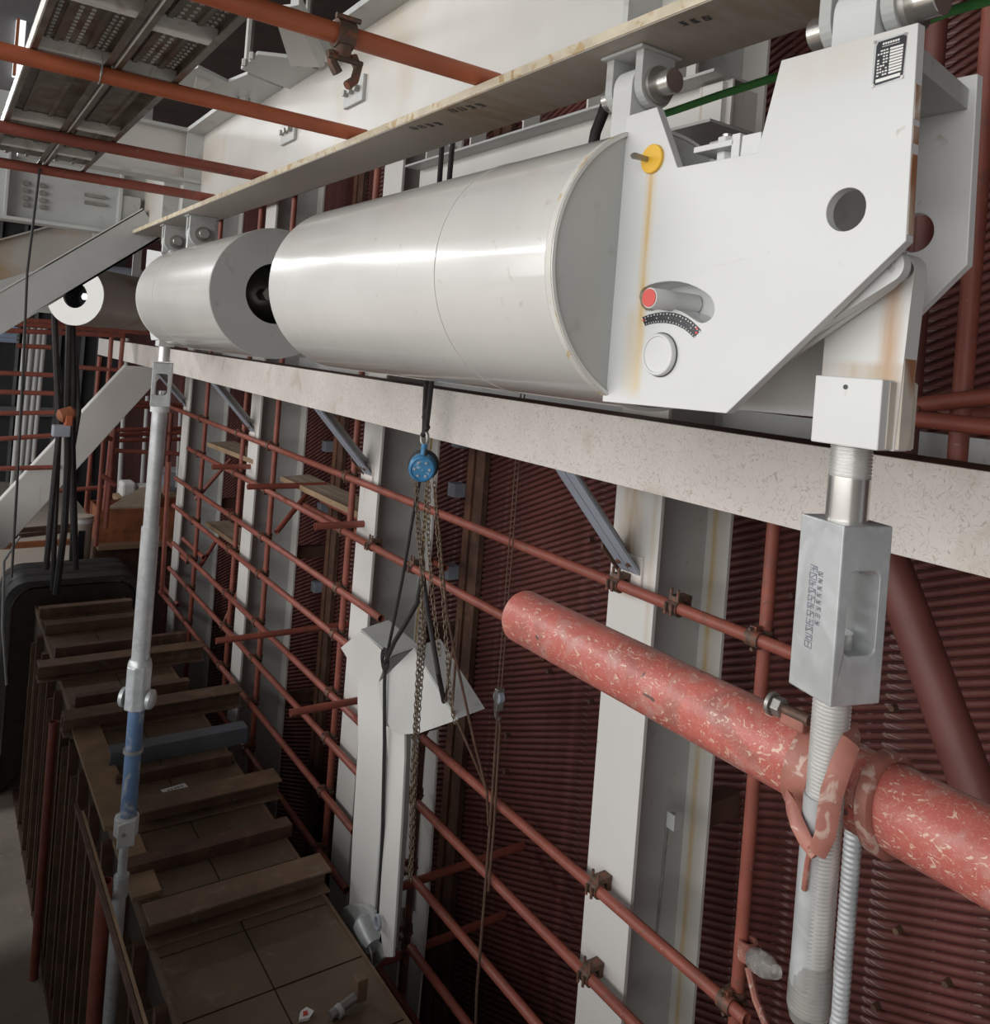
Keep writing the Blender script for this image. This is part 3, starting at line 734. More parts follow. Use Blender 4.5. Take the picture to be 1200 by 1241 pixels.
for u, v in ((0.04, 0.03), (0.95, 0.04), (0.96, 0.96), (0.05, 0.97)):
    c = nq(u, v, XP - 0.0004)
    MB().cyl(c, c + Vector((-0.0016, 0, 0)), 0.0016, 10).build('rivet', 'turned_steel', npl)
# adjusting bracket in the notch
a = ax(822, 203, XP); b_ = ax(918, 185, XP); zn = a.z
y_hi, y_lo = a.y, b_.y
MB().box(XP + PT, 0.976, y_lo - 0.004, y_hi + 0.02, zn - 0.020, zn - 0.008).build('notch_bridge', 'plate_paint', h1, 0.001)
MB().box(XP + 0.02, 0.955, y_lo + 0.055, y_hi - 0.006, zn + 0.022, zn + 0.030).build('lock_strap', 'plate_paint', h1, 0.001)
MB().box(XP + 0.02, 0.955, y_lo + 0.045, y_lo + 0.058, zn - 0.010, zn + 0.036).build('lock_upright', 'plate_paint', h1, 0.001)
MB().prism([(XP + 0.016, y_lo + 0.040, zn - 0.01), (XP + 0.016, y_lo + 0.004, zn - 0.01), (XP + 0.016, y_lo + 0.010, zn + 0.030), (XP + 0.016, y_lo + 0.038, zn + 0.030)], (0.012, 0, 0)).build('stop_tab', 'plate_paint', h1, 0.001)
for xx in (XP + 0.045,):
    yb_ = y_hi - 0.040
    ab = MB().cyl((xx, yb_, zn - 0.01), (xx, yb_, zn + 0.046), 0.007, 16).build('adjusting_bolt', 'turned_steel', h1, smooth=True)
    MB().cyl((xx, yb_, zn + 0.010), (xx, yb_, zn + 0.022), 0.012, 6).build('nut', 'plate_paint', ab, 0.001)
    MB().cyl((xx, yb_, zn + 0.030), (xx, yb_, zn + 0.042), 0.012, 6).build('nut', 'plate_paint', ab, 0.001)
# trunnion near the cylinder and the one above the load end
pl1 = ax(797, 104, 0.89)
lug(h1, ax(775, 100, 0.89).y, pl1.z)
lug(h1, ax(1058, 10, 0.89).y, pl1.z, -1, 0.036, 0.021, 0.062)
# sloping gusset between the plates at the top right corner
c5 = px_poly([outline[5]], XP)[0]
MB().prism([(XP + PT, c5.y + 0.006, c5.z - 0.040), (0.976, c5.y + 0.034, c5.z - 0.040), (0.976, c5.y + 0.14, c5.z - 0.040), (XP + PT, c5.y + 0.14, c5.z - 0.040)], (0, 0, 0.024)).build('top_gusset', 'grey_paint_and_shade', h1, 0.001)
MB().box(XP + PT, 0.976, c5.y + 0.128, c5.y + 0.140, c5.z - 0.20, c5.z - 0.04).build('cross_plate', 'grey_paint_and_shade', h1, 0.001)
# crank arms between the plates
def arm(X0, X1, p_end, p_root, r, mt, name='crank_arm'):
    e, q = ax(*p_end, X0), ax(*p_root, X0)
    d = (q - e); d.x = 0; d.normalize(); n_ = Vector((0, -d.z, d.y))
    if n_.z < 0: n_ = -n_
    pts = [e + (-d * math.cos(t_) + n_ * math.sin(t_)) * r for t_ in [math.pi / 2 - math.pi * k / 16 for k in range(17)]]
    pts = [q + n_ * r] + pts + [q - n_ * r]
    MB().prism(pts, (X1 - X0, 0, 0)).build(name, mt, h1, 0.0015)
piv = ax(1075, 322, XP + 0.022)
arm(XP + 0.022, XP + 0.036, (1075, 322), (893, 441), 0.0185, 'plate_paint')
arm(XP + 0.040, XP + 0.050, (1068, 332), (893, 458), 0.0185, 'plate_paint', 'crank_cheek')
MB().cyl((XP + 0.022, piv.y, piv.z), (0.857, piv.y, piv.z), 0.010, 20).build('load_pin', 'dull_steel', h1, smooth=True)
# load link and the square block that takes the rod
X0 = 0.858
pv = ax(1087, 328, X0)
left = ax(997, 440, X0).y
zbot = ax(1040, 541, X0).z
lp = [(X0, left, zbot), (X0, left, ax(998, 400, X0).z), (X0, pv.y + 0.026, pv.z - 0.004)]
lp += [(X0, pv.y + 0.0195 * math.cos(a), pv.z + 0.0195 * math.sin(a)) for a in [math.radians(50 + 130 * k / 10) for k in range(11)]]
lp += [(X0, pv.y - 0.012, zbot)]
MB().prism(lp, (0.026, 0, 0)).build('load_link', 'link_paint', h1, 0.002)
MB().box(X0 + 0.002, X0 + 0.024, pv.y - 0.0162, pv.y - 0.011, zbot + 0.002, zbot + 0.10).build('rust_face', 'rust_patch', h1)
q0, q1 = ax(985, 500, 0.832), ax(1067, 500, 0.832)
zt_, zb_ = ax(1026, 457, 0.832).z, ax(1026, 541, 0.832).z
MB().box(0.832, 0.900, q1.y, q0.y, zb_, zt_).build('rod_block', 'plate_paint', h1, 0.0015)
bh_ = ax(1025, 469, 0.832)
MB().cyl((0.8315, bh_.y, bh_.z), (0.834, bh_.y, bh_.z), 0.0028, 16).build('pin_hole', 'black_print', h1)
MB().box(0.846, 0.9, q1.y - 0.0012, q1.y, zb_ + 0.002, zt_ - 0.002).build('rust_face', 'rust_patch', h1)

# ------------------------------------------------------------------ rod, turnbuckle and threaded stud of the near hanger
RX, RY = 0.89, 0.556
rz = lambda px, py: (lambda d: d.z * (RX / d.x))(ray(px, py))
t = thing('hanger_rod', (RX, RY, rz(1030, 625)), 'short bright rod with thread between white block and turnbuckle', 'rod')
za, zb_2, zc_ = zb_, rz(1032, 578), rz(1030, 640) 
MB().lathe((RX, RY, zb_2), (0, 0, 1), thread_prof(zb_2, za, 0.0235), 28).build('thread', 'thread_steel', t, smooth=True)
MB().cyl((RX, RY, zc_), (RX, RY, zb_2), 0.0235, 32).build('shank', 'turned_steel', t, smooth=True)
tz1, tz0 = rz(1018, 628), rz(1005, 838)
turnbuckle(RX, RY, tz0, tz1, 0.070, math.radians(-15), 'large galvanised turnbuckle block with stamped text above the red pipe', 'turnbuckles', True)
t = thing('threaded_stud', (RX, RY, rz(968, 1212)), 'thick threaded stud hanging free past the red pipe clamp', 'rod')
sz0 = rz(966, 1212)
MB().lathe((RX, RY, sz0), (0, 0, 1), thread_prof(sz0, tz0 + 0.004, 0.0215, 0.0046, 0.0013), 28).build('thread', 'thread_steel', t, smooth=True)
zf0, zf1 = rz(992, 985), rz(990, 1075)
MB().cyl((RX - 0.006, RY + 0.003, sz0 + 0.03), (RX - 0.006, RY + 0.003, rz(992, 960)), 0.0175, 24).build('taped_flat', 'galvanised', t, smooth=True)
MB().lathe((RX, RY, sz0 - 0.016), (0, 0, 1), [(0, 0.012), (0.004, 0.020), (0.02, 0.0245), (0.06, 0.024), (0.075, 0.0225)], 24).build('plastic_cap', 'plastic_film', t, smooth=True)
# clamp that ties the red pipe to the stud
PX_, PR = RX + 0.0215 + 0.050, 0.049
pz = ax(1000, 935, PX_).z
pe = ax(631, 757, PX_).y
t = thing('red_pipe', (PX_, 0.6, pz - PR), 'thick red pipe with flaking paint clamped behind the threaded stud', 'pipe')
MB().lathe((PX_, -0.3, pz), (0, 1, 0), [(0, PR), (pe + 0.3 - 0.006, PR), (pe + 0.3 - 0.002, PR - 0.002), (pe + 0.3, PR - 0.006)], 48).build('tube_body', 'peeling_red', t, smooth=True)
MB().ring((PX_, 0.37, pz), (PX_, 0.375, pz), PR + 0.0012, PR - 0.003, 48).build('paint_seam', 'rusty_clamp', t, smooth=True)
t = thing('pipe_clamp', (PX_, RY, pz - 0.06), 'rusty red two-part clamp wrapped around pipe and threaded stud', 'clamp')
for (y0, dy, tilt) in ((RY + 0.052, 0.040, -0.06), (RY - 0.036, 0.020, 0.12)):
    pts_o, pts_i = [], []
    mb = MB()
    n_ = 40; vs, fs = [], []
    for k in range(n_):
        a = 2 * math.pi * k / n_
        cx_, cz_ = PX_ + (PR + 0.0045) * math.cos(a), pz + (PR + 0.0045) * math.sin(a)
        sh = tilt * (cz_ - pz)
        for (ro, yo) in ((0.0, -dy / 2), (0.005, -dy / 2 + 0.003), (0.005, dy / 2 - 0.003), (0.0, dy / 2), (-0.004, dy / 2), (-0.004, -dy / 2)):
            vs.append(Vector((cx_ + ro * math.cos(a), y0 + yo + sh, cz_ + ro * math.sin(a))))
    for k in range(n_):
        for j in range(6):
            fs.append((k * 6 + j, k * 6 + (j + 1) % 6, ((k + 1) % n_) * 6 + (j + 1) % 6, ((k + 1) % n_) * 6 + j))
    mb.add(vs, fs); mb.build('clamp_band', 'red_clamp', t, smooth=True)
# straps that meet in a point below the pipe, in front of the stud
def strap(pts, w, th, name):
    P = [ax(x, y, X) for x, y, X in pts]; n_ = len(P); vs, fs = [], []
    for k, p in enumerate(P):
        d = (P[min(k + 1, n_ - 1)] - P[max(k - 1, 0)]).normalized(); v = Vector((0.82, 0.57, 0)); side = d.cross(v).normalized(); out = side.cross(d)
        ww = w * (0.75 + 0.25 * math.sin(math.pi * (k + 0.5) / n_))
        for (a, b2) in ((-.5, -.3), (-.3, .5), (.3, .5), (.5, -.3), (.3, -.5), (-.3, -.5)): vs.append(p + side * a * ww + out * b2 * th)
    for k in range(n_ - 1):
        for q in range(6): fs.append((k * 6 + q, k * 6 + (q + 1) % 6, (k + 1) * 6 + (q + 1) % 6, (k + 1) * 6 + q))
    fs += [tuple(range(6))[::-1], tuple((n_ - 1) * 6 + q for q in range(6))]
    MB().add(vs, fs).build(name, 'red_clamp', t, smooth=True)
strap([(1036, 884, 0.915), (1030, 900, 0.885), (1019, 928, 0.866), (1008, 960, 0.860), (1003, 990, 0.858), (1000, 1012, 0.857), (990, 1034, 0.856)], 0.024, 0.008, 'clamp_strap')
strap([(956, 965, 0.890), (961, 980, 0.870), (968, 1000, 0.860), (978, 1020, 0.857), (990, 1036, 0.856)], 0.018, 0.008, 'clamp_strap')
MB().sweep([ax(983, 1028, 0.853), ax(979, 1045, 0.860), ax(977, 1060, 0.862), ax(975, 1078, 0.864)], 0.0035, 8).build('clamp_tail', 'red_clamp', t, smooth=True)
cb = ax(956, 862, PX_ - 0.035)
MB().cyl(cb + Vector((0, 0.030, 0)), cb + Vector((0, -0.030, 0)), 0.0065, 14).build('clamp_bolt', 'rusty_clamp', t, smooth=True)
MB().cyl(cb + Vector((0, 0.020, 0)), cb + Vector((0, 0.008, 0)), 0.013, 6).build('nut', 'dull_steel', t, 0.001)
MB().lathe(cb + Vector((0, 0.022, 0)), (0, 1, 0), [(0, 0.015), (0.005, 0.015), (0.007, 0.012)], 20).build('washer', 'dull_steel', t, smooth=True)
MB().box(PX_ - 0.04, PX_ - 0.01, cb.y - 0.025, cb.y + 0.010, pz + PR + 0.001, pz + PR + 0.018).build('clamp_ear', 'red_clamp', t, 0.003)
# thin galvanised stud behind the pipe
g0 = ax(1003, 1260, 1.12); g1 = ax(1036, 990, 1.12)
b = MB().lathe((1.12, g1.y, g0.z - 0.6), (0, 0, 1), thread_prof(g0.z - 0.6, g1.z + 0.10, 0.0125, 0.008, 0.001), 16).build('threaded_stud', 'galvanised', smooth=True)
tag(b, 'slim grey threaded stud hanging behind the thick red pipe', 'rod')

# ------------------------------------------------------------------ the second hanger, turned end for end
h2 = thing('spring_hanger', (HX, 3.1, HZ - HR), 'middle white spring hanger showing its round end with a dark bore', 'spring hanger', 'constant spring hangers under the girder')
ya, yb = 3.67, 2.57
spring_cylinder(h2, ya, yb, yb)
for X in (XP, 0.966):
    MB().prism([(X, ya, HZ - 0.18), (X, ya, HZ + 0.20), (X, ya + 0.10, HZ + 0.16), (X, ya + 0.16, HZ + 0.20), (X, ya + 0.46, HZ + 0.23), (X, ya + 0.46, HZ), (X, ya + 0.22, HZ - 0.19)], (PT, 0, 0)).build('side_plate', 'plate_paint', h2, 0.001)
lug(h2, ax(243, 282, 0.89).y, GZ - 0.075, 1, 0.052, 0.02, 0.03)
lug(h2, ax(212, 288, 0.89).y, GZ - 0.075, 1, 0.052, 0.02, 0.03)
R2Y = 4.03
zrod = lambda py: (lambda d: d.z * (HX / d.x))(ray(600 + (-400 - (py - 433) * sn) / cs, py))
MB().box(HX - 0.035, HX + 0.035, R2Y - 0.035, R2Y + 0.035, zrod(420), HZ + 0.06).build('load_link', 'plate_paint', h2, 0.002)
b = thing('hanger_rod', (HX, R2Y, zrod(1092)), 'tall galvanised hanger rod with pipe sleeve reaching down to the duct', 'rod')
MB().cyl((HX, R2Y, zrod(438)), (HX, R2Y, zrod(418)), 0.026, 24).build('upper_thread', 'thread_steel', b, smooth=True)
turnbuckle(HX, R2Y, zrod(492), zrod(440), 0.085, math.radians(-15), 'smaller-looking galvanised turnbuckle under the middle hanger', 'turnbuckles')
MB().cyl((HX, R2Y, zrod(499)), (HX, R2Y, zrod(491)), 0.042, 24).build('collar', 'plate_paint', b, smooth=True)
MB().cyl((HX, R2Y, zrod(640)), (HX, R2Y, zrod(497)), 0.034, 24).build('pipe_sleeve', 'galvanised', b, smooth=True)
MB().cyl((HX, R2Y, zrod(805)), (HX, R2Y, zrod(638)), 0.040, 24).build('pipe_sleeve', 'galvanised', b, smooth=True)
MB().cyl((HX, R2Y, zrod(990)), (HX, R2Y, zrod(850)), 0.036, 24).build('blue_sleeve', 'blue_pipe', b, smooth=True, label='blue wrapped lower sleeve')
MB().ring((HX, R2Y, zrod(911)), (HX, R2Y, zrod(907)), 0.044, 0.034, 24).build('wire_ring', 'dull_steel', b, smooth=True)
MB().cyl((HX - 0.008, R2Y, zrod(1062)), (HX - 0.008, R2Y, zrod(985)), 0.021, 20).build('lower_rod', 'galvanised', b, smooth=True)
MB().ring((HX - 0.008, R2Y, zrod(1085)), (HX - 0.008, R2Y, zrod(1060)), 0.034, 0.012, 20).build('lower_socket', 'galvanised', b, smooth=True)
MB().cyl((HX - 0.012, R2Y, PIT), (HX - 0.012, R2Y, zrod(1066)), 0.030, 20).build('ground_post', 'galvanised', b, smooth=True)
# forged coupling
cp = thing('rod_coupling', (HX, R2Y, zrod(860)), 'grey forged coupling block on the tall hanger rod', 'coupling')
w = 0.058
MB().prism([(HX + w * math.cos(a), R2Y + w * math.sin(a), zrod(858)) for a in [math.radians(10 + 45 * k) for k in range(8)]], (0, 0, zrod(805) - zrod(858))).build('block', 'galvanised', cp, 0.006)
MB().lathe((HX, R2Y, zrod(806)), (0, 0, 1), [(0, 0.054), (0.02, 0.050), (0.03, 0.044)], 20).build('neck', 'galvanised', cp, smooth=True)
for s in (-1, 1):
    MB().lathe((HX - 0.055 * s * 0.8, R2Y + 0.055 * s * 0.6, zrod(846)), (-s * 0.8, s * 0.6, 0), [(0, 0.046), (0.016, 0.044), (0.022, 0.036)], 20).build('boss', 'galvanised', cp, smooth=True)
cl = thing('rod_clamp', (HX, R2Y, zrod(1016)), 'grey cast clamp at the foot of the blue sleeve', 'clamp')
MB().prism([(HX + 0.05 * math.cos(a) * (1.2 if math.cos(a) < 0 else 1), R2Y + 0.055 * math.sin(a), zrod(1010)) for a in [math.radians(36 * k) for k in range(10)]], (0, 0, zrod(988) - zrod(1010))).build('casting', 'grey_paint_and_shade', cl, 0.006)
for s in (-1, 1):
    MB().prism([(HX - 0.035 + 0.02 * s, R2Y + 0.06 * s, zrod(1016)), (HX + 0.02, R2Y + 0.06 * s, zrod(1016)), (HX + 0.02, R2Y + 0.06 * s, zrod(985)), (HX - 0.035 + 0.02 * s, R2Y + 0.06 * s, zrod(988))], (0, 0.016 * s, 0)).build('ear', 'grey_paint_and_shade', cl, 0.004)
MB().cyl((HX - 0.03, R2Y - 0.08, zrod(1000)), (HX - 0.03, R2Y + 0.08, zrod(1000)), 0.009, 10).build('bolt', 'dull_steel', cl)

# ------------------------------------------------------------------ the third hanger, set crosswise in the distance
h3c = ay(92, 358, 6.35)
h3 = thing('spring_hanger', (h3c.x, h3c.y, h3c.z - HR), 'distant spring hanger with sunlit white ring face behind the diagonal brace', 'spring hanger', 'constant spring hangers under the girder')
d3 = Vector((0.64, 0.77, 0)).normalized(); e = h3c
MB().lathe(e, d3, [(0.0, HR), (0.9, HR)], 64, False).build('cylinder_shell', 'flange_paint', h3, smooth=True)
MB().ring(e - d3 * 0.010, e + d3 * 0.010, HR, 0.088, 56).build('end_ring', 'white_paint', h3, smooth=True)
MB().ring(e + d3 * 0.01, e + d3 * 0.18, 0.112, 0.088, 40).build('bore_sleeve', 'dark_panel', h3, smooth=True)
MB().cyl(e + d3 * 0.17, e + d3 * 0.18, 0.10, 40).build('spring_seat', 'dark_panel', h3, smooth=True)
MB().cyl(e + d3 * 0.10, e + d3 * 0.18, 0.026, 6).build('tension_nut', 'turned_steel', h3)
MB().cyl(e + d3 * 0.885, e + d3 * 0.90, HR, 56).build('end_disc', 'grey_paint_and_shade', h3, smooth=True)
for s in (0.2, 0.75):
    q = e + d3 * s
    MB().box(q.x - 0.03, q.x + 0.03, q.y - 0.012, q.y + 0.012, q.z + HR - 0.01, 1.75).build('suspension_strap', 'grey_paint_and_shade', h3)

# ================================================================== scaffolding
XL = 2.235       # plane of the wall-side ledgers
SR = 0.0215
def tube_obj(p0, p1, label, group, mt='red_scaffold', r=SR, name='scaffold_tube', cat='scaffold tube', n=18):
    p0, p1 = Vector(p0), Vector(p1)
    b = MB().ring(p0, p1, r, r - 0.004, n).build(name, mt, smooth=True)
    return tag(b, label, cat, group)
# coupler prototype: two clamped bands at right angles and their bolts
def coupler_mesh(mb, c, d1, d2, r):
    c = Vector(c); d1, d2 = Vector(d1).normalized(), Vector(d2).normalized(); nrm = d1.cross(d2).normalized()
    h = r * 1.15
    mb.ring(c - d1 * h, c + d1 * h, r * 1.32, r * 1.03, 14)
    c2 = c + nrm * (r * 2.35)
    mb.ring(c2 - d2 * h, c2 + d2 * h, r * 1.32, r * 1.03, 14)
    mb.cyl(c + nrm * r * 1.06, c2 - nrm * r * 1.06, r * 0.7, 8)
    for (cc, d, e, b0, b1) in ((c, d1, d2, -1.5, 0.9), (c2, d2, d1, -0.9, 1.5)):
        s = e * (r * 1.55)
        mb.obox(cc + s - d * h * 0.5 - e * r * 0.35 - nrm * r * 0.6, d * h, e * r * 0.7, nrm * r * 1.2)
        mb.cyl(cc + s + nrm * r * b0, cc + s + nrm * r * b1, r * 0.26, 6)
        mb.cyl(cc - s - nrm * r * 0.7, cc - s + nrm * r * 0.7, r * 0.3, 6)
cproto = {}
def coupler(c, kind, label, group, mt='rusty_clamp'):
    """kind picks the directions: 'lv' ledger on standard, 'lx' ledger with transom"""
    c = Vector(c)
    if kind == 'fl' and (kind, mt) not in cproto:
        mb = MB().ring((0, -0.026, 0), (0, 0.026, 0), SR * 1.32, SR * 1.02, 14)
        mb.box(-0.010, 0.062, -0.022, 0.022, SR * 1.1, SR * 1.1 + 0.018).box(0.040, 0.062, -0.020, 0.020, -0.015, SR * 1.1)
        for s_ in (-1, 1): mb.cyl((-0.005, 0.016 * s_, SR), (-0.005, 0.016 * s_, SR + 0.045), 0.006, 6).cyl((-0.034, 0.014 * s_, -0.02), (-0.034, 0.014 * s_, 0.02), 0.006, 6)
        o = mb.build('scaffold_coupler', mt, smooth=True); cproto[(kind, mt)] = (o, Vector(o.location)); o.location = c + Vector(o.location)
    elif (kind, mt) not in cproto:
        mb = MB(); 
        d = {'lv': ((0, 1, 0), (0, 0, 1)), 'vx': ((0, 0, 1), (1, 0, 0)), 'lx': ((0, 1, 0), (1, 0, 0)), 'll': ((0, 1, 0), (0.5, 0, 0.85))}[kind]
        coupler_mesh(mb, (0, 0, 0), d[0], d[1], SR)
        o = mb.build('scaffold_coupler', mt, smooth=True)
        off_ = Vector(o.location); cproto[(kind, mt)] = (o, off_); o.location = c + off_
    else:
        o0, off_ = cproto[(kind, mt)]; o = o0.copy(); COL.objects.link(o); o.location = c + off_
    return tag(o, label, 'scaffold coupler', group)

LEFT_G, RIGHT_G = 'red ledger tubes on the wall scaffold beyond the chain hoist', 'red ledger tubes in front of the two foremost columns'
def ledger(px0, px1, k, label, group, X=XL):
    """tube along the wall; k is the picture slope of its line to the wall's vanishing point"""
    f = lambda x: (x, 379 + k * (x + 79))
    a, b_ = ax(*f(px0), X), ax(*f(px1), X); z = (a.z + b_.z) / 2
    tube_obj((X, a.y, z), (X, b_.y, z), label, group)
    return (a.y, b_.y, z)
TOP = ledger(196, 1010, 0.3985, 'longest red ledger tube crossing all columns just below the white beam', RIGHT_G)
SEC = ledger(228, 1000, 0.5345, 'red ledger tube running behind the rounded end of the thick red pipe', RIGHT_G)
leds = [TOP, SEC]
lab = 'red scaffold ledger tube with couplers, crossing the columns beyond the chain hoist'
ORD = iter(('third', 'fourth', 'fifth', 'sixth', 'seventh', 'eighth', 'ninth'))
for (x0, x1, k) in ((213, 462, 0.686), (210, 440, 0.806), (210, 441, 0.965), (205, 455, 1.088), (194, 429, 1.238), (252, 420, 1.404), (258, 450, 1.565)):
    leds.append(ledger(x0, x1, k, next(ORD) + ' red ledger tube down from the white beam, beyond the chain hoist', LEFT_G))
lab2 = 'red scaffold ledger tube descending in front of the foremost column below the thick pipe'
rl = []
ORD = iter(('first', 'second', 'third', 'fourth', 'fifth'))
for (x0, x1, k) in ((512, 905, 0.871), (507, 800, 1.016), (502, 690, 1.182), (497, 620, 1.335), (455, 560, 1.478)):
    rl.append(ledger(x0, x1, k, next(ORD) + ' red ledger tube down from the thick pipe, right of the chain', RIGHT_G))
ledger(257, 420, -0.333, 'red ledger tube high above the middle hanger', LEFT_G)
# short ledgers on the inner row
for (x0, x1, k, X) in ((195, 216, 1.20, 2.32), (199, 228, 0.985, 2.34), (222, 247, 0.91, 2.32), (370, 448, 0.52, 2.70), (390, 450, 0.485, 2.74), (455, 540, 0.50, 2.76)):
    f = lambda x: (x, 379 + k * (x + 79))
    a, b_ = ax(*f(x0), X), ax(*f(x1), X)
    tube_obj((X, a.y, (a.z + b_.z) / 2), (X, b_.y, (a.z + b_.z) / 2), 'short red tube end showing between the far columns', 'short red tube ends between the far columns')
# standards
XS = XL + 2.35 * SR
stds = []
def standard(px, py, ztop, zbot, label, group, X=XS, mt='red_scaffold', r=SR):
    p = ax(px, py, X)
    tube_obj((X, p.y, zbot), (X, p.y, ztop), label, group, mt, r)
    stds.append(p.y); return p.y
VG = 'upright red standards of the wall scaffold'
vl = 'upright red scaffold standard between columns beyond the chain hoist'
for (px, py, w_) in ((250, 500, 'right beside the farthest column'), (293, 560, 'left of the second farthest column'), (334, 540, 'right of the second farthest column'), (427, 600, 'left of the column behind the hoist')):
    standard(px, py, 1.35, PIT, 'upright red scaffold standard ' + w_, VG)
yv_e = standard(925, 800, -0.10 - 0.20, PIT, 'upright red scaffold standard right of the foremost column', VG)
yv_f = standard(499, 1060, ax(509, 895, XS).z, PIT, 'dark rusty standard below the hanging chain', VG, XS, 'rusty_clamp')
# couplers where standards and ledgers cross
for y in stds[:4]:
    for (a, b_, z) in leds:
        if min(a, b_) < y < max(a, b_):
            coupler((XL, y, z), 'lv', 'rusty scaffold coupler joining ledger and standard beyond the chain hoist', 'rusty couplers on the wall scaffold')
for (a, b_, z) in rl[:4] + [TOP]:
    if min(a, b_) < yv_e < max(a, b_):
        coupler((XL, yv_e, z), 'lv', 'rusty scaffold coupler on the standard right of the foremost column', 'rusty couplers near the foremost column')
for (a, b_, z) in rl[:4]:
    coupler((XL, yv_f, z), 'lv', 'rusty scaffold coupler on the dark standard below the chain', 'rusty couplers under the chain')
for (px, k, X) in ((747, 0.3985, XL), (818, 0.3985, XL), (722, 0.871, XL), (712, 1.016, XL), (450, 0.5345, XL), (500, 0.5345, XL)):
    p = ax(px, 379 + k * (px + 79), XL)
    coupler((XL, p.y, p.z), 'fl', 'rusty scaffold coupler on a ledger in front of a column flange', 'rusty couplers near the foremost column')
# transoms and diagonals
def trans(p, q, X0, X1, label='short red transom tube poking out past the ledgers', group='red transom tubes of the wall scaffold'):
    a = ax(*p, X0); 
    tube_obj((X0, a.y, a.z), (X1, a.y, a.z + 0.0), label, group)
    return a
for (p, X0, X1) in (((257, 566), 1.98, 2.55), ((300, 590), 1.98, 2.6), ((382, 638), 1.98, 2.6), ((262, 777), 1.75, 2.9), ((352, 864), 1.85, 2.85)):
    trans(p, None, X0, X1)
trans((472, 1079), None, 2.10, 2.95, 'red transom tube crossing below the hanging chain', 'red transom tubes below the chain')
trans((440, 1175), None, 2.05, 2.95, 'red transom tube crossing below the hanging chain', 'red transom tubes below the chain')
for (p, q, X0, X1) in (((237, 605), (280, 556), 2.3, 2.6), ((335, 645), (371, 600), 2.3, 2.6), ((425, 720), (460, 655), 2.3, 2.65), ((270, 760), (290, 715), 2.3, 2.5), ((240, 690), (262, 655), 2.3, 2.5)):
    a, b_ = ax(*p, X0), ax(*q, X1)
    tube_obj(a, b_, 'slanting red brace tube under a plank of the wall scaffold', 'slanting brace tubes of the wall scaffold')
# scaffold boards on brackets
def boards(pix, z, label):
    P = [az(px, py, z) for px, py in pix]
    t = thing('scaffold_board', P[0], label, 'board', 'boards on the wall scaffold')
    for k in range(3):
        f0, f1 = k / 3 + 0.01, (k + 1) / 3 - 0.01
        q = [P[0].lerp(P[1], f0), P[0].lerp(P[1], f1), P[3].lerp(P[2], f1), P[3].lerp(P[2], f0)]
        MB().prism(q, (0, 0, 0.03)).build('plank', 'deck_board', t)
    MB().bar(P[0] + Vector((0, 0, 0.015)), P[3] + Vector((0, 0, 0.015)), 0.02, 0.04).build('edge_strip', 'wood_brown', t)
zb1_ = ax(390, 600, 2.45).z
boards([(341, 582), (374, 579), (455, 616), (440, 629)], zb1_, 'brown scaffold board between the two columns left of the hoist')
zb2_ = ax(285, 540, 2.5).z
boards([(252, 540), (283, 538), (310, 548), (308, 562)], zb2_, 'small brown scaffold board beside the farthest column')
boards([(250, 636), (276, 634), (303, 650), (300, 672)], ax(275, 650, 2.5).z, 'lower brown scaffold board beside the farthest column')
# tubes at the right edge
for (px, py, zt_, zb_, lb) in ((1174, 380, 1.7, -0.32, 'bright red upright tube right of the hanger side plate'), (1104, 470, 0.9, -0.45, 'dark red upright tube behind the rusty load link'), (1132, 60, 1.7, 0.1, 'dark red upright tube behind the upper trunnion')):
    p = ax(px, py, 2.16 if px > 1150 else 2.5)
    tube_obj((p.x, p.y, zb_), (p.x, p.y, zt_), lb, 'red upright tubes at the right of the large hanger', 'red_scaffold' if px > 1150 else 'dull_red', 0.024 if px > 1150 else 0.034)
for (p, q, X) in (((1112, 491), (1215, 479), 2.11), ((1112, 508), (1215, 519), 2.02), ((1130, 500), (1215, 505), 2.3)):
    a = ax(*p, X); b_ = ax(*q, X)
    tube_obj(a, Vector((X, b_.y, a.z + (b_.z - a.z))), 'red scaffold tube lying just above the white beam beside the load link', 'red tubes above the white beam', 'red_scaffold', 0.021)
coupler(ax(1108, 500, 2.11), 'lv', 'black rusty coupler above the white beam beside the load link', 'couplers above the white beam')
a, b_ = ax(1052, 610, 2.55), ax(1215, 1050, 2.55)
tube_obj(a, b_, 'thick dull red diagonal pipe against the boiler wall', None, 'dull_red', 0.062, 'diagonal_pipe', 'pipe', 24)
p = ax(1000, 1100, 2.2)
tube_obj((2.2, p.y, PIT), (2.2, p.y, ax(1000, 960, 2.2).z), 'thin red upright tube behind the slim grey stud', VG)
# clamp with film on the right standard
p = ax(906, 1150, XS)
t = thing('film_wrapped_coupler', p, 'coupler wrapped in clear film beside the stud end', 'coupler')
MB().ring(p + Vector((0, 0, -0.03)), p + Vector((0, 0, 0.03)), SR * 1.4, SR, 16).build('band', 'red_clamp', t, smooth=True)
q = ax(957, 1180, XS - 0.1)
MB().lathe(p + Vector((-0.02, -0.03, 0)), q - p, [(0, 0.02), (0.03, 0.035), (0.09, 0.036), (0.12, 0.03), (0.16, 0.02)], 16).build('bottle_sleeve', 'plastic_film', t, smooth=True)
MB().sweep([p + Vector((-0.03, -0.03, -0.03)), p + Vector((-0.05, -0.08, -0.09)), p + Vector((-0.08, -0.16, -0.13))], 0.012, 8).build('strap', 'red_clamp', t, smooth=True)

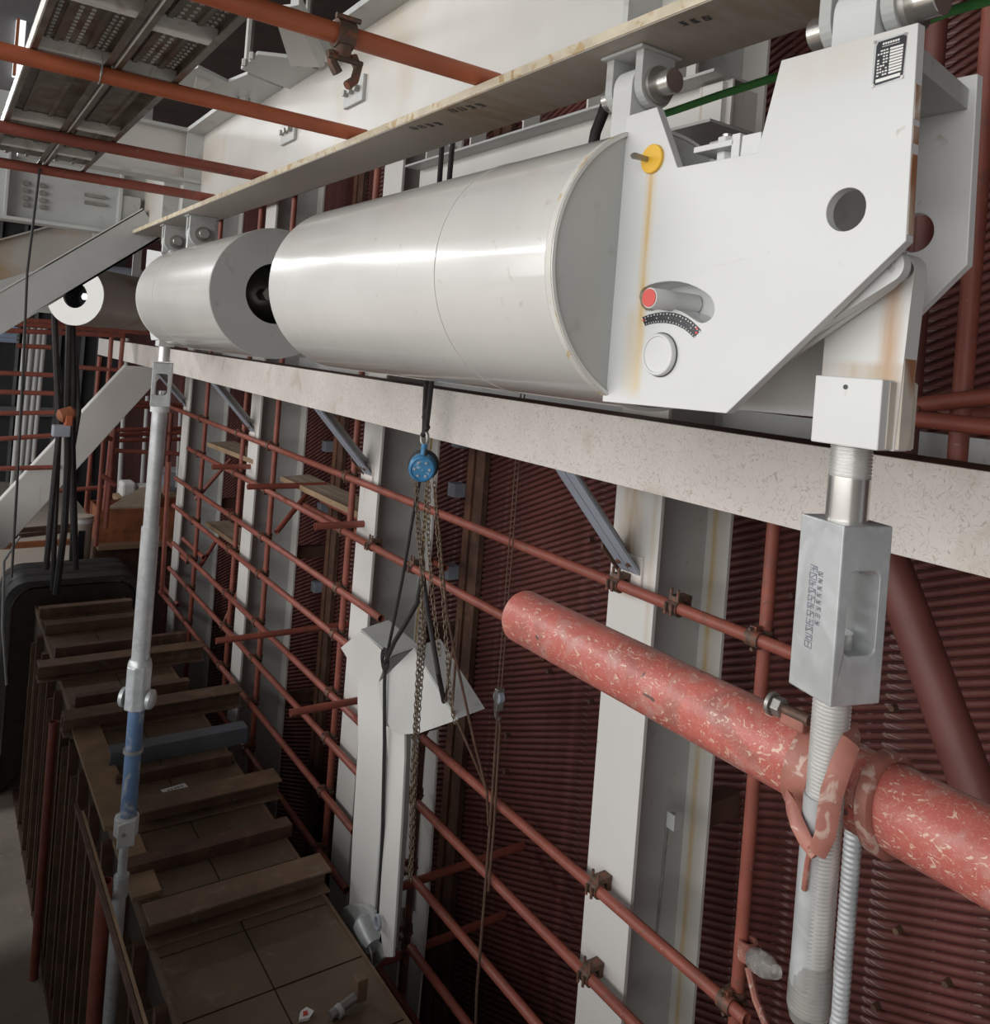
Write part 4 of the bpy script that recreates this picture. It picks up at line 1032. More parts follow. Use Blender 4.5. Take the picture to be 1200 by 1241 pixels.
# ------------------------------------------------------------------ overhead tubes resting on the girder flange, and planks
TZ = GZ + 0.020 + 0.0175
tubes_y = []
for (p, lb) in (((600, 99), 'thick orange red tube overhead with a rusty coupler hanging from it'), ((436, 164), 'orange red tube under the steel planks, tied with wire'), ((318, 214), 'dull red tube crossing below the plank joints'), ((248, 239), 'dull red tube nearest the bolted cross girder')):
    d = az(*p, TZ); tubes_y.append(d.y)
    tube_obj((-1.8, d.y, TZ), (GX - 0.03, d.y, TZ), lb, 'red tubes lying on the girder flange', 'orange_scaffold' if d.y < 2.2 else 'red_scaffold', 0.0175, n=24)
p = az(403, 52, TZ)
t = thing('swivel_coupler', (p.x, tubes_y[0], TZ - 0.09), 'rusty swivel coupler hanging open on the thick overhead tube', 'coupler')
c = Vector((p.x, tubes_y[0], TZ))
MB().ring(c - Vector((0.016, 0, 0)), c + Vector((0.016, 0, 0)), 0.0245, 0.0175, 18).build('band', 'rusty_clamp', t, smooth=True)
MB().obox(c + Vector((-0.013, -0.012, 0.018)), (0.026, 0, 0), (0, 0.024, 0), (0, 0, 0.014)).build('hinge_ear', 'rusty_clamp', t, 0.003)
MB().cyl(c + Vector((-0.022, -0.016, 0.024)), c + Vector((0.022, -0.016, 0.024)), 0.005, 8).build('bolt', 'rusty_clamp', t)
MB().cyl(c + Vector((0, -0.004, -0.042)), c + Vector((0, -0.004, -0.020)), 0.014, 12).build('swivel', 'rusty_clamp', t, smooth=True)
MB().sweep([c + Vector((-0.022, -0.004, -0.035)), c + Vector((-0.020, -0.01, -0.055)), c + Vector((-0.010, -0.012, -0.070))], 0.009, 8).build('jaw', 'rusty_clamp', t, smooth=True)
MB().sweep([c + Vector((0.018, -0.004, -0.032)), c + Vector((0.026, -0.01, -0.052)), c + Vector((0.020, -0.014, -0.075)), c + Vector((0.006, -0.016, -0.088))], 0.008, 8).build('jaw', 'rusty_clamp', t, smooth=True)
MB().cyl(c + Vector((-0.030, -0.014, -0.045)), c + Vector((0.032, -0.014, -0.045)), 0.005, 8).build('bolt', 'rusty_clamp', t)
# steel planks
PZ = TZ + 0.0175
def plank(x0, x1, y0, y1, label, braces, holes):
    t = thing('steel_plank', ((x0 + x1) / 2, (y0 + y1) / 2, PZ), label, 'scaffold plank', 'perforated steel planks on the overhead tubes')
    hh = 0.030
    MB().box(x0, x1, y0, y1, PZ + hh, PZ + hh + 0.003).build('sheet', 'plank_steel', t)
    for (xa, xb) in ((x0, x0 + 0.003), (x1 - 0.003, x1)):
        MB().box(xa, xb, y0, y1, PZ, PZ + hh).build('side_flange', 'plank_zinc' if xa == x0 else 'plank_steel', t)
    for (xa, xb) in ((x0 + 0.003, x0 + 0.014), (x1 - 0.014, x1 - 0.003)):
        MB().box(xa, xb, y0, y1, PZ, PZ + 0.003).build('bottom_lip', 'plank_steel', t)
    w = x1 - x0
    for f in (0.30, 0.70):
        MB().box(x0 + w * f - 0.005, x0 + w * f + 0.005, y0, y1, PZ + hh - 0.006, PZ + hh).build('rib', 'plank_steel', t)
    for yy in braces:
        MB().box(x0 + 0.003, x1 - 0.003, yy, yy + 0.030, PZ + 0.002, PZ + hh).build('cross_brace', 'plank_zinc', t, 0.003)
    if holes:
        mb = MB(); yy = y0 + 0.02
        while yy < y1 - 0.02:
            for f in (0.12, 0.20, 0.42, 0.55, 0.80, 0.88):
                mb.lathe((x0 + w * f, yy, PZ + hh), (0, 0, -1), [(0, 0.0045), (0.003, 0.0035)], 6, False)
            yy += 0.022
        mb.build('punched_hole', 'plank_zinc', t)['kind'] = 'stuff'
def px_x(px, py): return az(px, py, PZ).x
xa, xm, xe = px_x(56, 0), px_x(196, 0), px_x(324, 0)
yj, yk = tubes_y[1] + 0.02, 3.30
plank(xa, xm - 0.003, 0.6, yj, 'rusty perforated steel plank overhead, its white edge beside the bright opening', (az(140, 10, PZ).y, yj - 0.034), True)
plank(xm + 0.003, xe, 0.6, yj + 0.03, 'rusty perforated steel plank overhead next to the girder', (az(232, 45, PZ).y, yj - 0.02), True)
plank(xa, xm - 0.003, yj + 0.008, yk, 'dark steel plank with zinc braces beyond the wire tie', (az(40, 148, PZ).y, az(22, 178, PZ).y), False)
plank(xm + 0.003, xe, yj + 0.038, yk, 'dark steel plank with zinc braces next to the cross girder', (az(115, 160, PZ).y, az(90, 190, PZ).y), False)
c = az(119, 92, TZ); c = Vector((c.x, tubes_y[1], TZ))
b = MB().sweep([c + Vector((0.0195 * 0, 0.0195 * math.cos(a), 0.0195 * math.sin(a))) for a in [2 * math.pi * k / 14 for k in range(14)]] , 0.0016, 6, True)
b.sweep([c + Vector((0.002, -0.019, -0.004)), c + Vector((0.0, -0.03, 0.02)), c + Vector((-0.004, -0.034, 0.03))], 0.0014, 6)
b = b.build('wire_tie', 'dull_steel'); tag(b, 'twisted wire tie around the overhead tube at the plank joint', 'wire')

# ================================================================== brown duct in the pit
DZ, DX0, DX1, DY0, DY1 = -2.86, 1.03, 1.86, 2.6, 9.38
duct = thing('brown_duct', ((DX0 + DX1) / 2, 6.0, PIT), 'long brown steel duct with cross beams on top and vertical stiffeners', 'duct')
MB().box(DX0, DX1, DY0, DY1, PIT, DZ - 0.012).build('casing', 'duct_joint', duct)
rows = [DY0 + 0.42 * k for k in range(17)]
for y0 in rows:
    y1 = min(y0 + 0.42, DY1)
    for (x0, x1) in ((DX0, DX0 + 0.40), (DX0 + 0.40, DX1)):
        MB().box(x0 + 0.004, x1 - 0.004, y0 + 0.005, y1 - 0.005, DZ - 0.012, DZ - 0.002 * random.random()).build('panel', 'duct_brown', duct)
MB().box(DX1 - 0.006, DX1 + 0.008, DY0, DY1, DZ - 0.08, DZ + 0.006).build('edge_trim', 'rib_brown', duct)
MB().box(DX0 - 0.008, DX0 + 0.006, DY0, DY1, DZ - 0.06, DZ + 0.004).build('edge_trim', 'rib_brown', duct)
def rib(px, py, w, h, mt, x0, x1, shape='beam'):
    y = az(px, py, DZ + h).y
    if shape == 'beam':      # I-section: two flanges and a web
        mb = MB().box(x0, x1, y - w / 2, y + w / 2, DZ + h - 0.012, DZ + h)
        mb.box(x0, x1, y - 0.006, y + 0.006, DZ + 0.012, DZ + h - 0.012).box(x0, x1, y - w / 2, y + w / 2, DZ, DZ + 0.012)
    elif shape == 'channel':
        mb = MB().box(x0, x1, y - w / 2, y + w / 2, DZ + h - 0.010, DZ + h).box(x0, x1, y - w / 2, y - w / 2 + 0.010, DZ, DZ + h - 0.010)
    else:
        mb = MB().box(x0, x1, y - w / 2, y + w / 2, DZ, DZ + h)
    mb.build('cross_beam', mt, duct, 0.003)
for (px, py, w, h, mt, x0, x1, sh) in (
        (366, 1052, 0.17, 0.12, 'rib_brown', 1.00, 1.90, 'beam'), (328, 1000, 0.10, 0.07, 'dark_rust', 0.98, 1.90, 'channel'),
        (305, 945, 0.17, 0.12, 'rib_brown', 1.15, 1.98, 'beam'), (243, 920, 0.05, 0.07, 'dark_rust', 1.12, 1.84, 'flat'),
        (262, 884, 0.12, 0.11, 'rib_blue', 1.12, 2.02, 'channel'), (268, 836, 0.17, 0.13, 'rib_brown', 0.92, 2.16, 'beam'),
        (212, 825, 0.08, 0.08, 'dark_rust', 1.05, 1.88, 'channel'), (225, 782, 0.16, 0.13, 'rib_brown', 0.86, 2.15, 'beam'),
        (205, 768, 0.06, 0.18, 'dark_rust', 1.00, 2.05, 'flat'), (160, 745, 0.10, 0.09, 'rib_brown', 1.02, 1.86, 'channel'),
        (150, 727, 0.10, 0.09, 'rib_brown', 1.02, 1.86, 'channel')):
    rib(px, py, w, h, mt, x0, x1, sh)
# a lath board along the open edge
for (y0, y1, x0, x1) in ((5.0, 6.35, DX0 - 0.05, DX0 + 0.13), (4.3, 4.85, DX0 - 0.03, DX0 + 0.11)):
    b = MB().box(x0, x1, y0, y1, DZ, DZ + 0.03).build('ledge_board', 'wood_brown', duct, 0.003)
# vertical stiffeners on the side
y = DY0 + 0.1; k = 0
smesh = {}
while y < DY1 - 0.5:
    typ = k % 3
    if typ not in smesh:
        wd, dp, mt = ((0.05, 0.06, 'dark_rust'), (0.022, 0.085, 'rib_brown'), (0.07, 0.045, 'dark_rust'))[typ]
        o = MB().box(DX0 - dp, DX0, y, y + wd, PIT, DZ - 0.05 - 0.10 * typ).build('stiffener', mt, duct)
        smesh[typ] = (o, y)
    else:
        o0, yo = smesh[typ]; o = o0.copy(); COL.objects.link(o); o.location = (0, y - yo, 0)
    y += 0.15; k += 1
MB().box(DX0 - 0.08, DX0, DY0, DY1, PIT, PIT + 0.05).build('foot_kerb', 'dark_rust', duct)
MB().box(DX0 - 0.02, DX0, DY0, DY1, -3.75, -3.65).build('side_band', 'dark_rust', duct)
# paper tag on a panel
c = az(212, 957, DZ + 0.003)
lbl = thing('paper_tag', c, 'white paper tag with print on the duct panel', 'tag')
MB().obox(c + Vector((-0.07, -0.03, 0)), (0.15, 0.02, 0), (-0.008, 0.062, 0), (0, 0, 0.002)).build('paper', 'white_print', lbl)
mb = MB(); strokes(mb, c + Vector((-0.04, -0.005, 0.0021)), (0.99, 0.15, 0), (-0.15, 0.99, 0), (0, 0, 1), 5, 0.02, 0.02); mb.build('print', 'dark_ink', lbl)
# scrap on the duct near the bottom edge
c = az(368, 1232, DZ)
t = thing('torn_packet', c, 'torn white and red packet lying on the duct', 'packet')
MB().prism([c + Vector(v) for v in ((-0.03, -0.02, 0), (0.01, -0.03, 0), (0.04, -0.005, 0), (0.02, 0.03, 0), (-0.01, 0.02, 0))], (0.004, 0, 0.012)).build('wrapper', 'white_print', t)
MB().prism([c + Vector(v) for v in ((-0.008, -0.012, 0.012), (0.014, -0.012, 0.012), (0.018, 0.008, 0.012), (0, 0.01, 0.012))], (0, 0, 0.003)).build('red_print', 'red_print', t)
c = az(432, 1218, DZ + 0.02)
t = thing('valve_stub', c, 'small brown valve stub at the duct edge', 'valve')
MB().obox(c, (0.05, 0, 0), (0, 0.05, 0), (0, 0, 0.10)).build('block', 'rib_brown', t, 0.005)
MB().cyl(c + Vector((-0.12, 0.0, 0.0)), c + Vector((0.0, 0.02, 0.02)), 0.02, 12).build('stub', 'dull_steel', t, smooth=True)
MB().cyl(c + Vector((-0.09, 0.0, 0.0)), c + Vector((-0.07, 0.005, 0.005)), 0.028, 12).build('collar', 'galvanised', t, smooth=True)
# black rubber boot at the far end
boot = thing('rubber_boot', (1.45, 9.75, PIT), 'black ribbed rubber boot closing the far end of the duct', 'boot')
def arch(off, y):
    pts = []
    x0, x1, zt_ = DX0 - 0.22 - off, DX1 + 0.12 + off, DZ + 0.18 + off; r = 0.20
    pts.append((x0, y, PIT))
    pts += [(x0 + r - r * math.cos(a), y, zt_ - r + r * math.sin(a)) for a in [math.pi / 2 * k / 6 for k in range(7)]]
    pts += [(x1 - r + r * math.sin(a), y, zt_ - r + r * math.cos(a)) for a in [math.pi / 2 * k / 6 for k in range(7)]]
    pts.append((x1, y, DZ - 0.5))
    return pts
prof = [(0.0, 9.40), (0.05, 9.44), (0.06, 9.60), (0.035, 9.64), (0.06, 9.68), (0.065, 9.90), (0.04, 9.94), (0.065, 9.98), (0.05, 10.2), (0.0, 10.3)]
rows_ = [arch(o_, y_) for o_, y_ in prof]; m_ = len(rows_[0])
vs = [p for r_ in rows_ for p in r_]
fs = [(j * m_ + i, j * m_ + i + 1, (j + 1) * m_ + i + 1, (j + 1) * m_ + i) for j in range(len(rows_) - 1) for i in range(m_ - 1)]
MB().add(vs, fs).build('ribbed_cover', 'rubber', boot, smooth=True)
MB().prism(arch(-0.02, 9.42), (0, 0.03, 0)).build('end_wall', 'duct_joint', boot)
# guard rails left of the duct
GRL = 'thin rails along the duct edge'
for (p, q, X, r, mt, lb) in (((100, 985), (196, 1260), 0.83, 0.007, 'wood_brown', 'thin steel rail in front of the duct stiffeners'), ((92, 975), (186, 1260), 0.81, 0.008, 'dark_rust', 'dark rail beside the thin steel rail')):
    a = ax(*p, X); b_ = ax(*q, X)
    o = MB().bar((X, a.y, a.z), (X, b_.y, a.z), r * 2, r * 3).build('guard_rail', mt); tag(o, lb, 'rail', GRL)
p = ax(122, 1130, 0.86)
tube_obj((0.86, p.y, PIT), (0.86, p.y, ax(127, 1068, 0.86).z), 'stout red post standing beside the duct rails', None, 'red_scaffold', 0.036, 'red_post', 'post')
p = ax(56, 990, 0.90)
tube_obj((0.90, p.y, PIT), (0.90, p.y, DZ - 0.02), 'red brown post among the duct stiffeners', None, 'red_scaffold', 0.030, 'red_post', 'post')

# ================================================================== chain hoist and the steel it lifts
HXX = 1.80
hc = ax(512, 567, HXX)
hoist = thing('chain_hoist', (HXX, hc.y, hc.z - 0.05), 'blue hand chain hoist hanging in front of the white beam', 'chain hoist')
nv = (Vector((0, 0, 0)) - hc); nv.z = 0; nv.normalize(); nv = (nv + Vector((-0.15, -0.1, -0.12))).normalized()
R_ = 0.060
MB().lathe(hc - nv * 0.04, nv, [(0, R_ * 0.8), (0.008, R_), (0.055, R_), (0.068, R_ * 0.92), (0.072, R_ * 0.80), (0.066, R_ * 0.75), (0.068, R_ * 0.2)], 32).build('cover', 'blue_paint', hoist, smooth=True)
MB().lathe(hc - nv * 0.075, nv, [(0, R_ * 0.9), (0.006, R_ * 1.15), (0.03, R_ * 1.15), (0.036, R_ * 0.9)], 32).build('hand_wheel', 'dark_panel', hoist, smooth=True)
uu, vv = perp(nv)
for k in range(6):
    a = 2 * math.pi * k / 6; q = hc + nv * 0.026 + (uu * math.cos(a) + vv * math.sin(a)) * R_ * 0.55
    MB().cyl(q, q + nv * 0.006, 0.006, 6).build('bolt', 'galvanised', hoist)
MB().cyl(hc + UP * R_ * 0.8, hc + UP * (R_ + 0.045), 0.013, 10).build('swivel', 'blue_paint', hoist, smooth=True)
MB().sweep([hc + UP * (R_ + 0.04) + Vector((0, 0.028 * math.cos(a), 0.030 + 0.03 * math.sin(a))) for a in [math.radians(-90 + 30 * k) for k in range(11)]], 0.008, 8).build('top_hook', 'dull_steel', hoist, smooth=True)
def chain(mb, pts, L=0.026, w=0.0085, r=0.0026):
    pts = [Vector(p) for p in pts]; acc = 0; k = 0; i = 0
    segl = [(pts[j + 1] - pts[j]).length for j in range(len(pts) - 1)]; tot = sum(segl); s = 0
    while s < tot - L:
        d = s; j = 0
        while j < len(segl) - 1 and d > segl[j]: d -= segl[j]; j += 1
        p = pts[j].lerp(pts[j + 1], d / segl[j]); t_ = (pts[j + 1] - pts[j]).normalized()
        u, v = perp(t_); 
        if k % 2: u = v
        c_ = p + t_ * L / 2
        mb.sweep([c_ + t_ * (L * 0.62 * math.cos(a)) + u * (w * math.sin(a)) for a in [2 * math.pi * q / 8 for q in range(8)]], r, 4, True)
        s += L * 0.86; k += 1
def hp(px, py, X=HXX): return ax(px, py, X)
for (nm, runs) in (('load_chain', [[(505, 583), (506, 640), (512, 700), (513, 760), (507, 830), (503, 900), (500, 1000)]]),
                   ('hand_chain', [[(503, 580), (508, 640), (514, 690), (509, 760), (504, 860), (500, 930), (498, 1010), (497, 1070)], [(518, 582), (514, 640), (511, 700), (515, 770), (508, 860), (503, 960), (500, 1030), (498, 1072)], [(526, 578), (530, 640), (537, 720), (541, 780), (545, 840), (552, 880)], [(520, 584), (519, 650), (524, 720), (530, 770), (534, 800)]])):
    for rn in runs:
        mb = MB(); chain(mb, [hp(x, y, HXX - (0.01 if nm == 'load_chain' else -0.012)) for x, y in rn]); mb.build(nm, 'chain_steel', hoist)
# sling that carries the hoist from the slab
tp = hc + UP * (R_ + 0.10)
sl = thing('lifting_sling', tp, 'black double sling holding the chain hoist from the slab', 'sling')
for dy in (-0.025, 0.03):
    MB().sweep([tp + Vector((0, dy * 0.2, -0.01)), tp + Vector((0, dy * 0.6, 0.10)), tp + Vector((0.0, dy, 0.3)), Vector((HXX, hc.y + dy * 2.2, 1.75))], 0.012, 8).build('sling_leg', 'black_rope', sl, smooth=True)
MB().sweep([tp + Vector((0, 0.02, -0.02)), tp + Vector((0, -0.02, 0.02)), tp + Vector((0, 0.02, 0.06)), tp + Vector((0, -0.015, 0.10))], 0.012, 8).build('sling_knot', 'black_rope', sl, smooth=True)
def rope(pts, r, mt, label, name='rope', n=7):
    b = MB().sweep(pts, r, n).build(name, mt, smooth=True); return tag(b, label, 'rope')
# lifted white knee-shaped steel plates
XK = 2.00
def kpoly(pts, X): return [ax(x, y, X) for x, y in pts]
kn = thing('lifted_bracket', ax(440, 820, XK), 'white bent steel bracket hanging from the sling, its arm pointing left', 'bracket')
P1 = [(413, 785), (437, 765), (470, 792), (458, 826), (466, 838), (464, 1241), (400, 1241), (436, 845), (433, 818)]
MB().prism(kpoly([(413, 785), (437, 765), (471, 793), (459, 826), (433, 818)], XK), (0.012, 0, 0)).build('arm_plate', 'column_paint', kn, 0.001)
a, b_ = ax(437, 764, XK), ax(473, 797, XK)
MB().obox(a, b_ - a, (0.16, 0, 0.03), (0, -0.008, 0.010)).build('arm_flange', 'grey_paint_and_shade', kn)
MB().prism(kpoly([(433, 816), (460, 826), (466, 850), (461, 1000), (448, 1160), (420, 1160), (428, 1000), (434, 900)], XK + 0.006), (0.012, 0, 0)).build('shank_plate', 'column_paint', kn, 0.001)
MB().prism(kpoly([(466, 850), (461, 1000), (448, 1160), (450, 1160), (463, 1000), (468, 850)], XK + 0.002), (0.15, 0, 0)).build('shank_web', 'grey_paint_and_shade', kn)
kn2 = thing('lifted_bracket', ax(505, 870, XK - 0.06), 'white bent steel bracket hanging from the sling, its arm pointing right', 'bracket')
MB().prism(kpoly([(458, 828), (501, 786), (553, 873), (507, 889), (489, 890), (474, 885), (463, 862)], XK - 0.05), (0.012, 0, 0)).build('arm_plate', 'white_paint', kn2, 0.001)
a, b_ = ax(501, 785, XK - 0.05), ax(553, 872, XK - 0.05)
MB().obox(a, b_ - a, (0.14, 0, 0.02), (0, -0.008, 0.006)).build('arm_flange', 'grey_paint_and_shade', kn2)
MB().prism(kpoly([(468, 880), (490, 888), (490, 920), (486, 1000), (476, 1160), (456, 1160), (466, 1000), (470, 920)], XK - 0.03), (0.012, 0, 0)).build('shank_plate', 'column_paint', kn2, 0.001)
MB().prism(kpoly([(508, 889), (530, 884), (528, 930), (518, 1100), (505, 1241), (486, 1241), (500, 1000), (506, 930)], XK + 0.36), (0.012, 0, 0)).build('rear_plate', 'column_paint', kn2, 0.001)
MB().prism(kpoly([(490, 889), (508, 889), (506, 960), (498, 1100), (486, 1100), (489, 960)], XK + 0.34), (0.010, 0, 0)).build('web_plate', 'grey_paint_and_shade', kn2, 0.001)
# slings tied around the brackets
kt = hp(467, 803, XK - 0.07)
rope([hp(517, 545), hp(505, 600), hp(488, 700), hp(474, 770), kt], 0.0075, 'black_rope', 'thin dark rope from the hoist hook down to the left bracket')
rope([hp(511, 700), hp(506, 730), hp(492, 755), hp(478, 778), kt], 0.011, 'black_rope', 'flat black sling leg tied to the left bracket')
rope([hp(513, 700), hp(518, 740), hp(525, 780), hp(531, 815), hp(538, 850, XK - 0.05)], 0.011, 'black_rope', 'flat black sling leg tied to the right bracket')
rope([kt, hp(466, 830, XK - 0.07), hp(466, 900, XK - 0.06), hp(464, 1000, XK - 0.04), hp(460, 1095, XK - 0.02), hp(458, 1112, XK)], 0.009, 'black_rope', 'black rope from the bracket tie down to the lower shackle')
mb = MB()
for k in range(3):
    mb.sweep([kt + Vector((-0.0, 0.03 * math.cos(a) + 0.006 * k, 0.04 * math.sin(a) + 0.012 * k)) for a in [2 * math.pi * q / 10 for q in range(10)]], 0.007, 6, True)
b = mb.build('rope_knot', 'black_rope', smooth=True); tag(b, 'knotted black rope on top of the hanging brackets', 'knot')
rope([hp(527, 590, 1.84), hp(534, 660, 1.86), hp(541, 740, 1.88), hp(553, 800, 1.9), hp(575, 900, 2.0), hp(590, 958, 2.1), hp(592, 1000, 2.15)], 0.006, 'brown_rope', 'brown rope slanting from the hoist toward the pulley line')
rope([hp(540, 850, 1.93), hp(546, 800, 1.93), hp(556, 750, 1.93), hp(548, 860, 1.94), hp(570, 910, 2.02), hp(589, 955, 2.12)], 0.006, 'brown_rope', 'brown rope looped behind the right bracket')
# lower lug, shackle and fitting
lc = ax(437, 1118, 1.96)
lg = thing('lifting_lug', lc, 'grey rounded lug plate with shackle below the left bracket', 'lug')
MB().prism([ax(x, y, 1.97) for x, y in ((412, 1112), (416, 1100), (426, 1095), (440, 1097), (452, 1106), (462, 1130), (466, 1160), (452, 1172), (400, 1241), (398, 1200), (404, 1150))], (0.03, 0, 0)).build('lug_plate', 'grey_paint_and_shade', lg, 0.006)
MB().lathe(ax(438, 1112, 1.95), ax(458, 1158, 1.95) - ax(438, 1112, 1.95), [(0, 0.03), (0.03, 0.055), (0.12, 0.055), (0.16, 0.045)], 20).build('socket', 'galvanised', lg, smooth=True)
sc_ = ax(458, 1118, 1.94)
MB().sweep([sc_ + Vector((0, 0.025 * math.cos(a), 0.03 * math.sin(a))) for a in [2 * math.pi * k / 14 for k in range(14)]], 0.009, 8, True).build('shackle', 'blue_grey', lg, smooth=True)
MB().sweep([ax(445, 1160, 1.92) + Vector((0, 0.05 * math.cos(a), 0.06 * math.sin(a))) for a in [math.radians(30 + 20 * k) for k in range(12)]], 0.006, 8).build('strap', 'dull_steel', lg, smooth=True)
# pulley line in front of the boiler wall
pb = ax(605, 845, 2.2)
py_ = thing('pulley_block', pb, 'small grey pulley block on thin lines before the boiler wall', 'pulley')
MB().cyl(pb + Vector((-0.015, 0, 0)), pb + Vector((0.015, 0, 0)), 0.028, 16).build('sheave', 'blue_grey', py_, 0.003, smooth=True)
MB().box(pb.x - 0.02, pb.x + 0.02, pb.y - 0.012, pb.y + 0.012, pb.z - 0.06, pb.z + 0.04).build('cheek', 'dull_steel', py_, 0.003)
MB().sweep([pb + Vector((0, 0.02 * math.cos(a) , -0.075 + 0.025 * math.sin(a))) for a in [math.radians(90 - 28 * k) for k in range(10)]], 0.006, 8).build('hook', 'dull_steel', py_, smooth=True)
for dy in (-0.012, 0.012):
    MB().cyl(pb + Vector((0, dy, 0.03)), Vector((2.2, pb.y + dy * 1.5, 1.75)), 0.003, 6).build('hoist_line', 'brown_rope', py_)
rope([pb + Vector((0, 0.0, -0.06)), ax(601, 900, 2.2), ax(597, 960, 2.2), ax(588, 1080, 2.2), ax(578, 1200, 2.2), ax(576, 1260, 2.2)], 0.007, 'brown_rope', 'brown rope hanging below the small pulley block')
rope([pb + Vector((0, 0.01, -0.06)), ax(606, 880, 2.2), ax(599, 1000, 2.2), ax(592, 1080, 2.2)], 0.006, 'brown_rope', 'second brown rope strand below the small pulley block')
# short hook hanging on the foremost column web
hk = ax(808, 990, 2.48)
t = thing('hanging_hook', hk, 'thin rod hook hanging beside the foremost column web', 'hook')
MB().sweep([ax(818, 987, 2.48), ax(812, 985, 2.48), ax(809, 1000, 2.48), ax(803, 1060, 2.48), ax(795, 1140, 2.48)], 0.006, 8).build('rod', 'dull_steel', t, smooth=True)
MB().box(hk.x - 0.01, hk.x + 0.03, hk.y - 0.05, hk.y - 0.01, hk.z - 0.03, hk.z + 0.03).build('tab', 'grey_paint_and_shade', t)
# green cable and black cable
gy = [(768, 150), (818, 134), (870, 116), (945, 92), (1010, 68), (1080, 42), (1150, 14), (1215, -4)]
rope([ax(x, y, 1.35) for x, y in gy], 0.0085, 'green_cable', 'green cable passing behind the hanger side plate', 'green_cable', 10)
rope([ax(x, y, 1.02) for x, y in ((742, 90), (737, 118), (730, 140), (722, 160), (718, 182))], 0.011, 'black_rope', 'black taped cable beside the near trunnion lug', 'black_cable', 10)

# ================================================================== far end of the pit
FG = 'far scaffold tubes beyond the duct'
def ftube(p, q, Y, lb, mt='red_scaffold', r=0.024, Y2=None):
    tube_obj(ay(*p, Y), ay(*q, Y2 or Y), lb, FG, mt, r, n=12)
upr = 'upright red tube of the far scaffold beside the pale beam'
for (p, q, Y) in (((136, 398), (116, 662), 9.9), ((150, 398), (128, 640), 9.9), ((141, 470), (126, 618), 10.2), ((121, 432), (104, 620), 10.6), ((112, 520), (105, 640), 11.0), ((208, 500), (200, 600), 10.0), ((205, 560), (196, 720), 9.2)):
    ftube(p, q, Y, upr)
hor = 'level red tube of the far scaffold'
for (p, q, Y) in (((14, 387), (180, 399), 8.9), ((20, 393), (180, 403), 9.1), ((0, 400), (150, 407), 9.3), ((0, 452), (72, 455), 9.6), ((0, 475), (68, 477), 9.6), ((0, 501), (66, 500), 9.6), ((20, 419), (62, 421), 9.7),
                  ((95, 445), (185, 452), 9.9), ((130, 486), (225, 491), 10.0), ((120, 492), (225, 494), 10.2), ((90, 523), (225, 519), 10.2), ((145, 527), (225, 524), 10.0), ((145, 534), (225, 532), 10.4), ((140, 546), (232, 551), 9.7), ((0, 532), (74, 527), 9.4), ((0, 568), (72, 566), 9.4),
                  ((35, 598), (130, 590), 10.4), ((12, 612), (48, 610), 10.4), ((124, 576), (140, 588), 9.6), ((128, 529), (136, 533), 9.6)):
    ftube(p, q, Y, hor)
gl_ = 'slim grey upright rail of the far bay'
for (p, q) in (((32, 395), (14, 600)), ((40, 395), (22, 600)), ((49, 392), (30, 590)), ((55, 392), (40, 560)), ((155, 410), (143, 620)), ((179, 480), (172, 590)), ((220, 480), (215, 590))):
    ftube(p, q, 11.5, gl_, 'grey_paint_and_shade', 0.028)
# hanging black hose bundle
HB = 'black hoses and ropes hanging at the far bay'
HK = 8.3
for (pts, r) in (([(60, 330), (66, 380), (68, 440), (72, 520), (62, 620), (56, 690)], 0.022), ([(84, 300), (84, 400), (82, 480), (82, 560), (78, 640), (68, 720)], 0.026), ([(88, 390), (90, 460), (88, 540), (90, 620), (92, 690)], 0.022), ([(66, 410), (74, 470), (70, 560), (66, 650), (64, 715)], 0.020), ([(92, 430), (96, 500), (86, 560), (88, 640), (86, 680)], 0.016), ([(62, 250), (64, 330), (64, 400)], 0.010)):
    HK += 0.09
    b = MB().sweep([ay(x, y, HK) for x, y in pts], r * 1.2, 8).build('hanging_hose', 'black_rope', smooth=True)
    tag(b, 'black hose hanging with others before the far bay', 'hose', HB)
t = thing('tool_winch', ay(76, 505, 8.15), 'orange topped electric winch among the hanging hoses', 'winch')
MB().lathe(ay(70, 505, 8.15), (0.9, 0.2, 0.3), [(0, 0.03), (0.02, 0.06), (0.12, 0.06), (0.15, 0.03)], 16).build('motor', 'rust_plate', t, smooth=True)
c = ay(74, 522, 8.15)
MB().box(c.x - 0.07, c.x + 0.07, c.y - 0.06, c.y + 0.06, c.z - 0.05, c.z + 0.05).build('gear_case', 'blue_grey', t, 0.01)
c = ay(83, 508, 8.15)
MB().box(c.x - 0.03, c.x + 0.03, c.y - 0.05, c.y + 0.05, c.z - 0.06, c.z + 0.04).build('lever_box', 'orange_scaffold', t, 0.01)
# thin cable down the left edge
c0 = az(38, 218, TZ); c0 = Vector((c0.x, tubes_y[3] - 0.02, TZ))
rope([c0, ay(33, 330, c0.y), ay(28, 450, c0.y), ay(20, 600, c0.y), ay(14, 700, c0.y)], 0.0045, 'black_rope', 'thin dark cable hanging from the tube nearest the cross girder')
rope([ay(24, 650, 9.0), ay(5, 680, 9.0), ay(3, 760, 9.0), ay(8, 830, 9.0)], 0.012, 'galvanised', 'pale hose hanging beside the rubber boot')
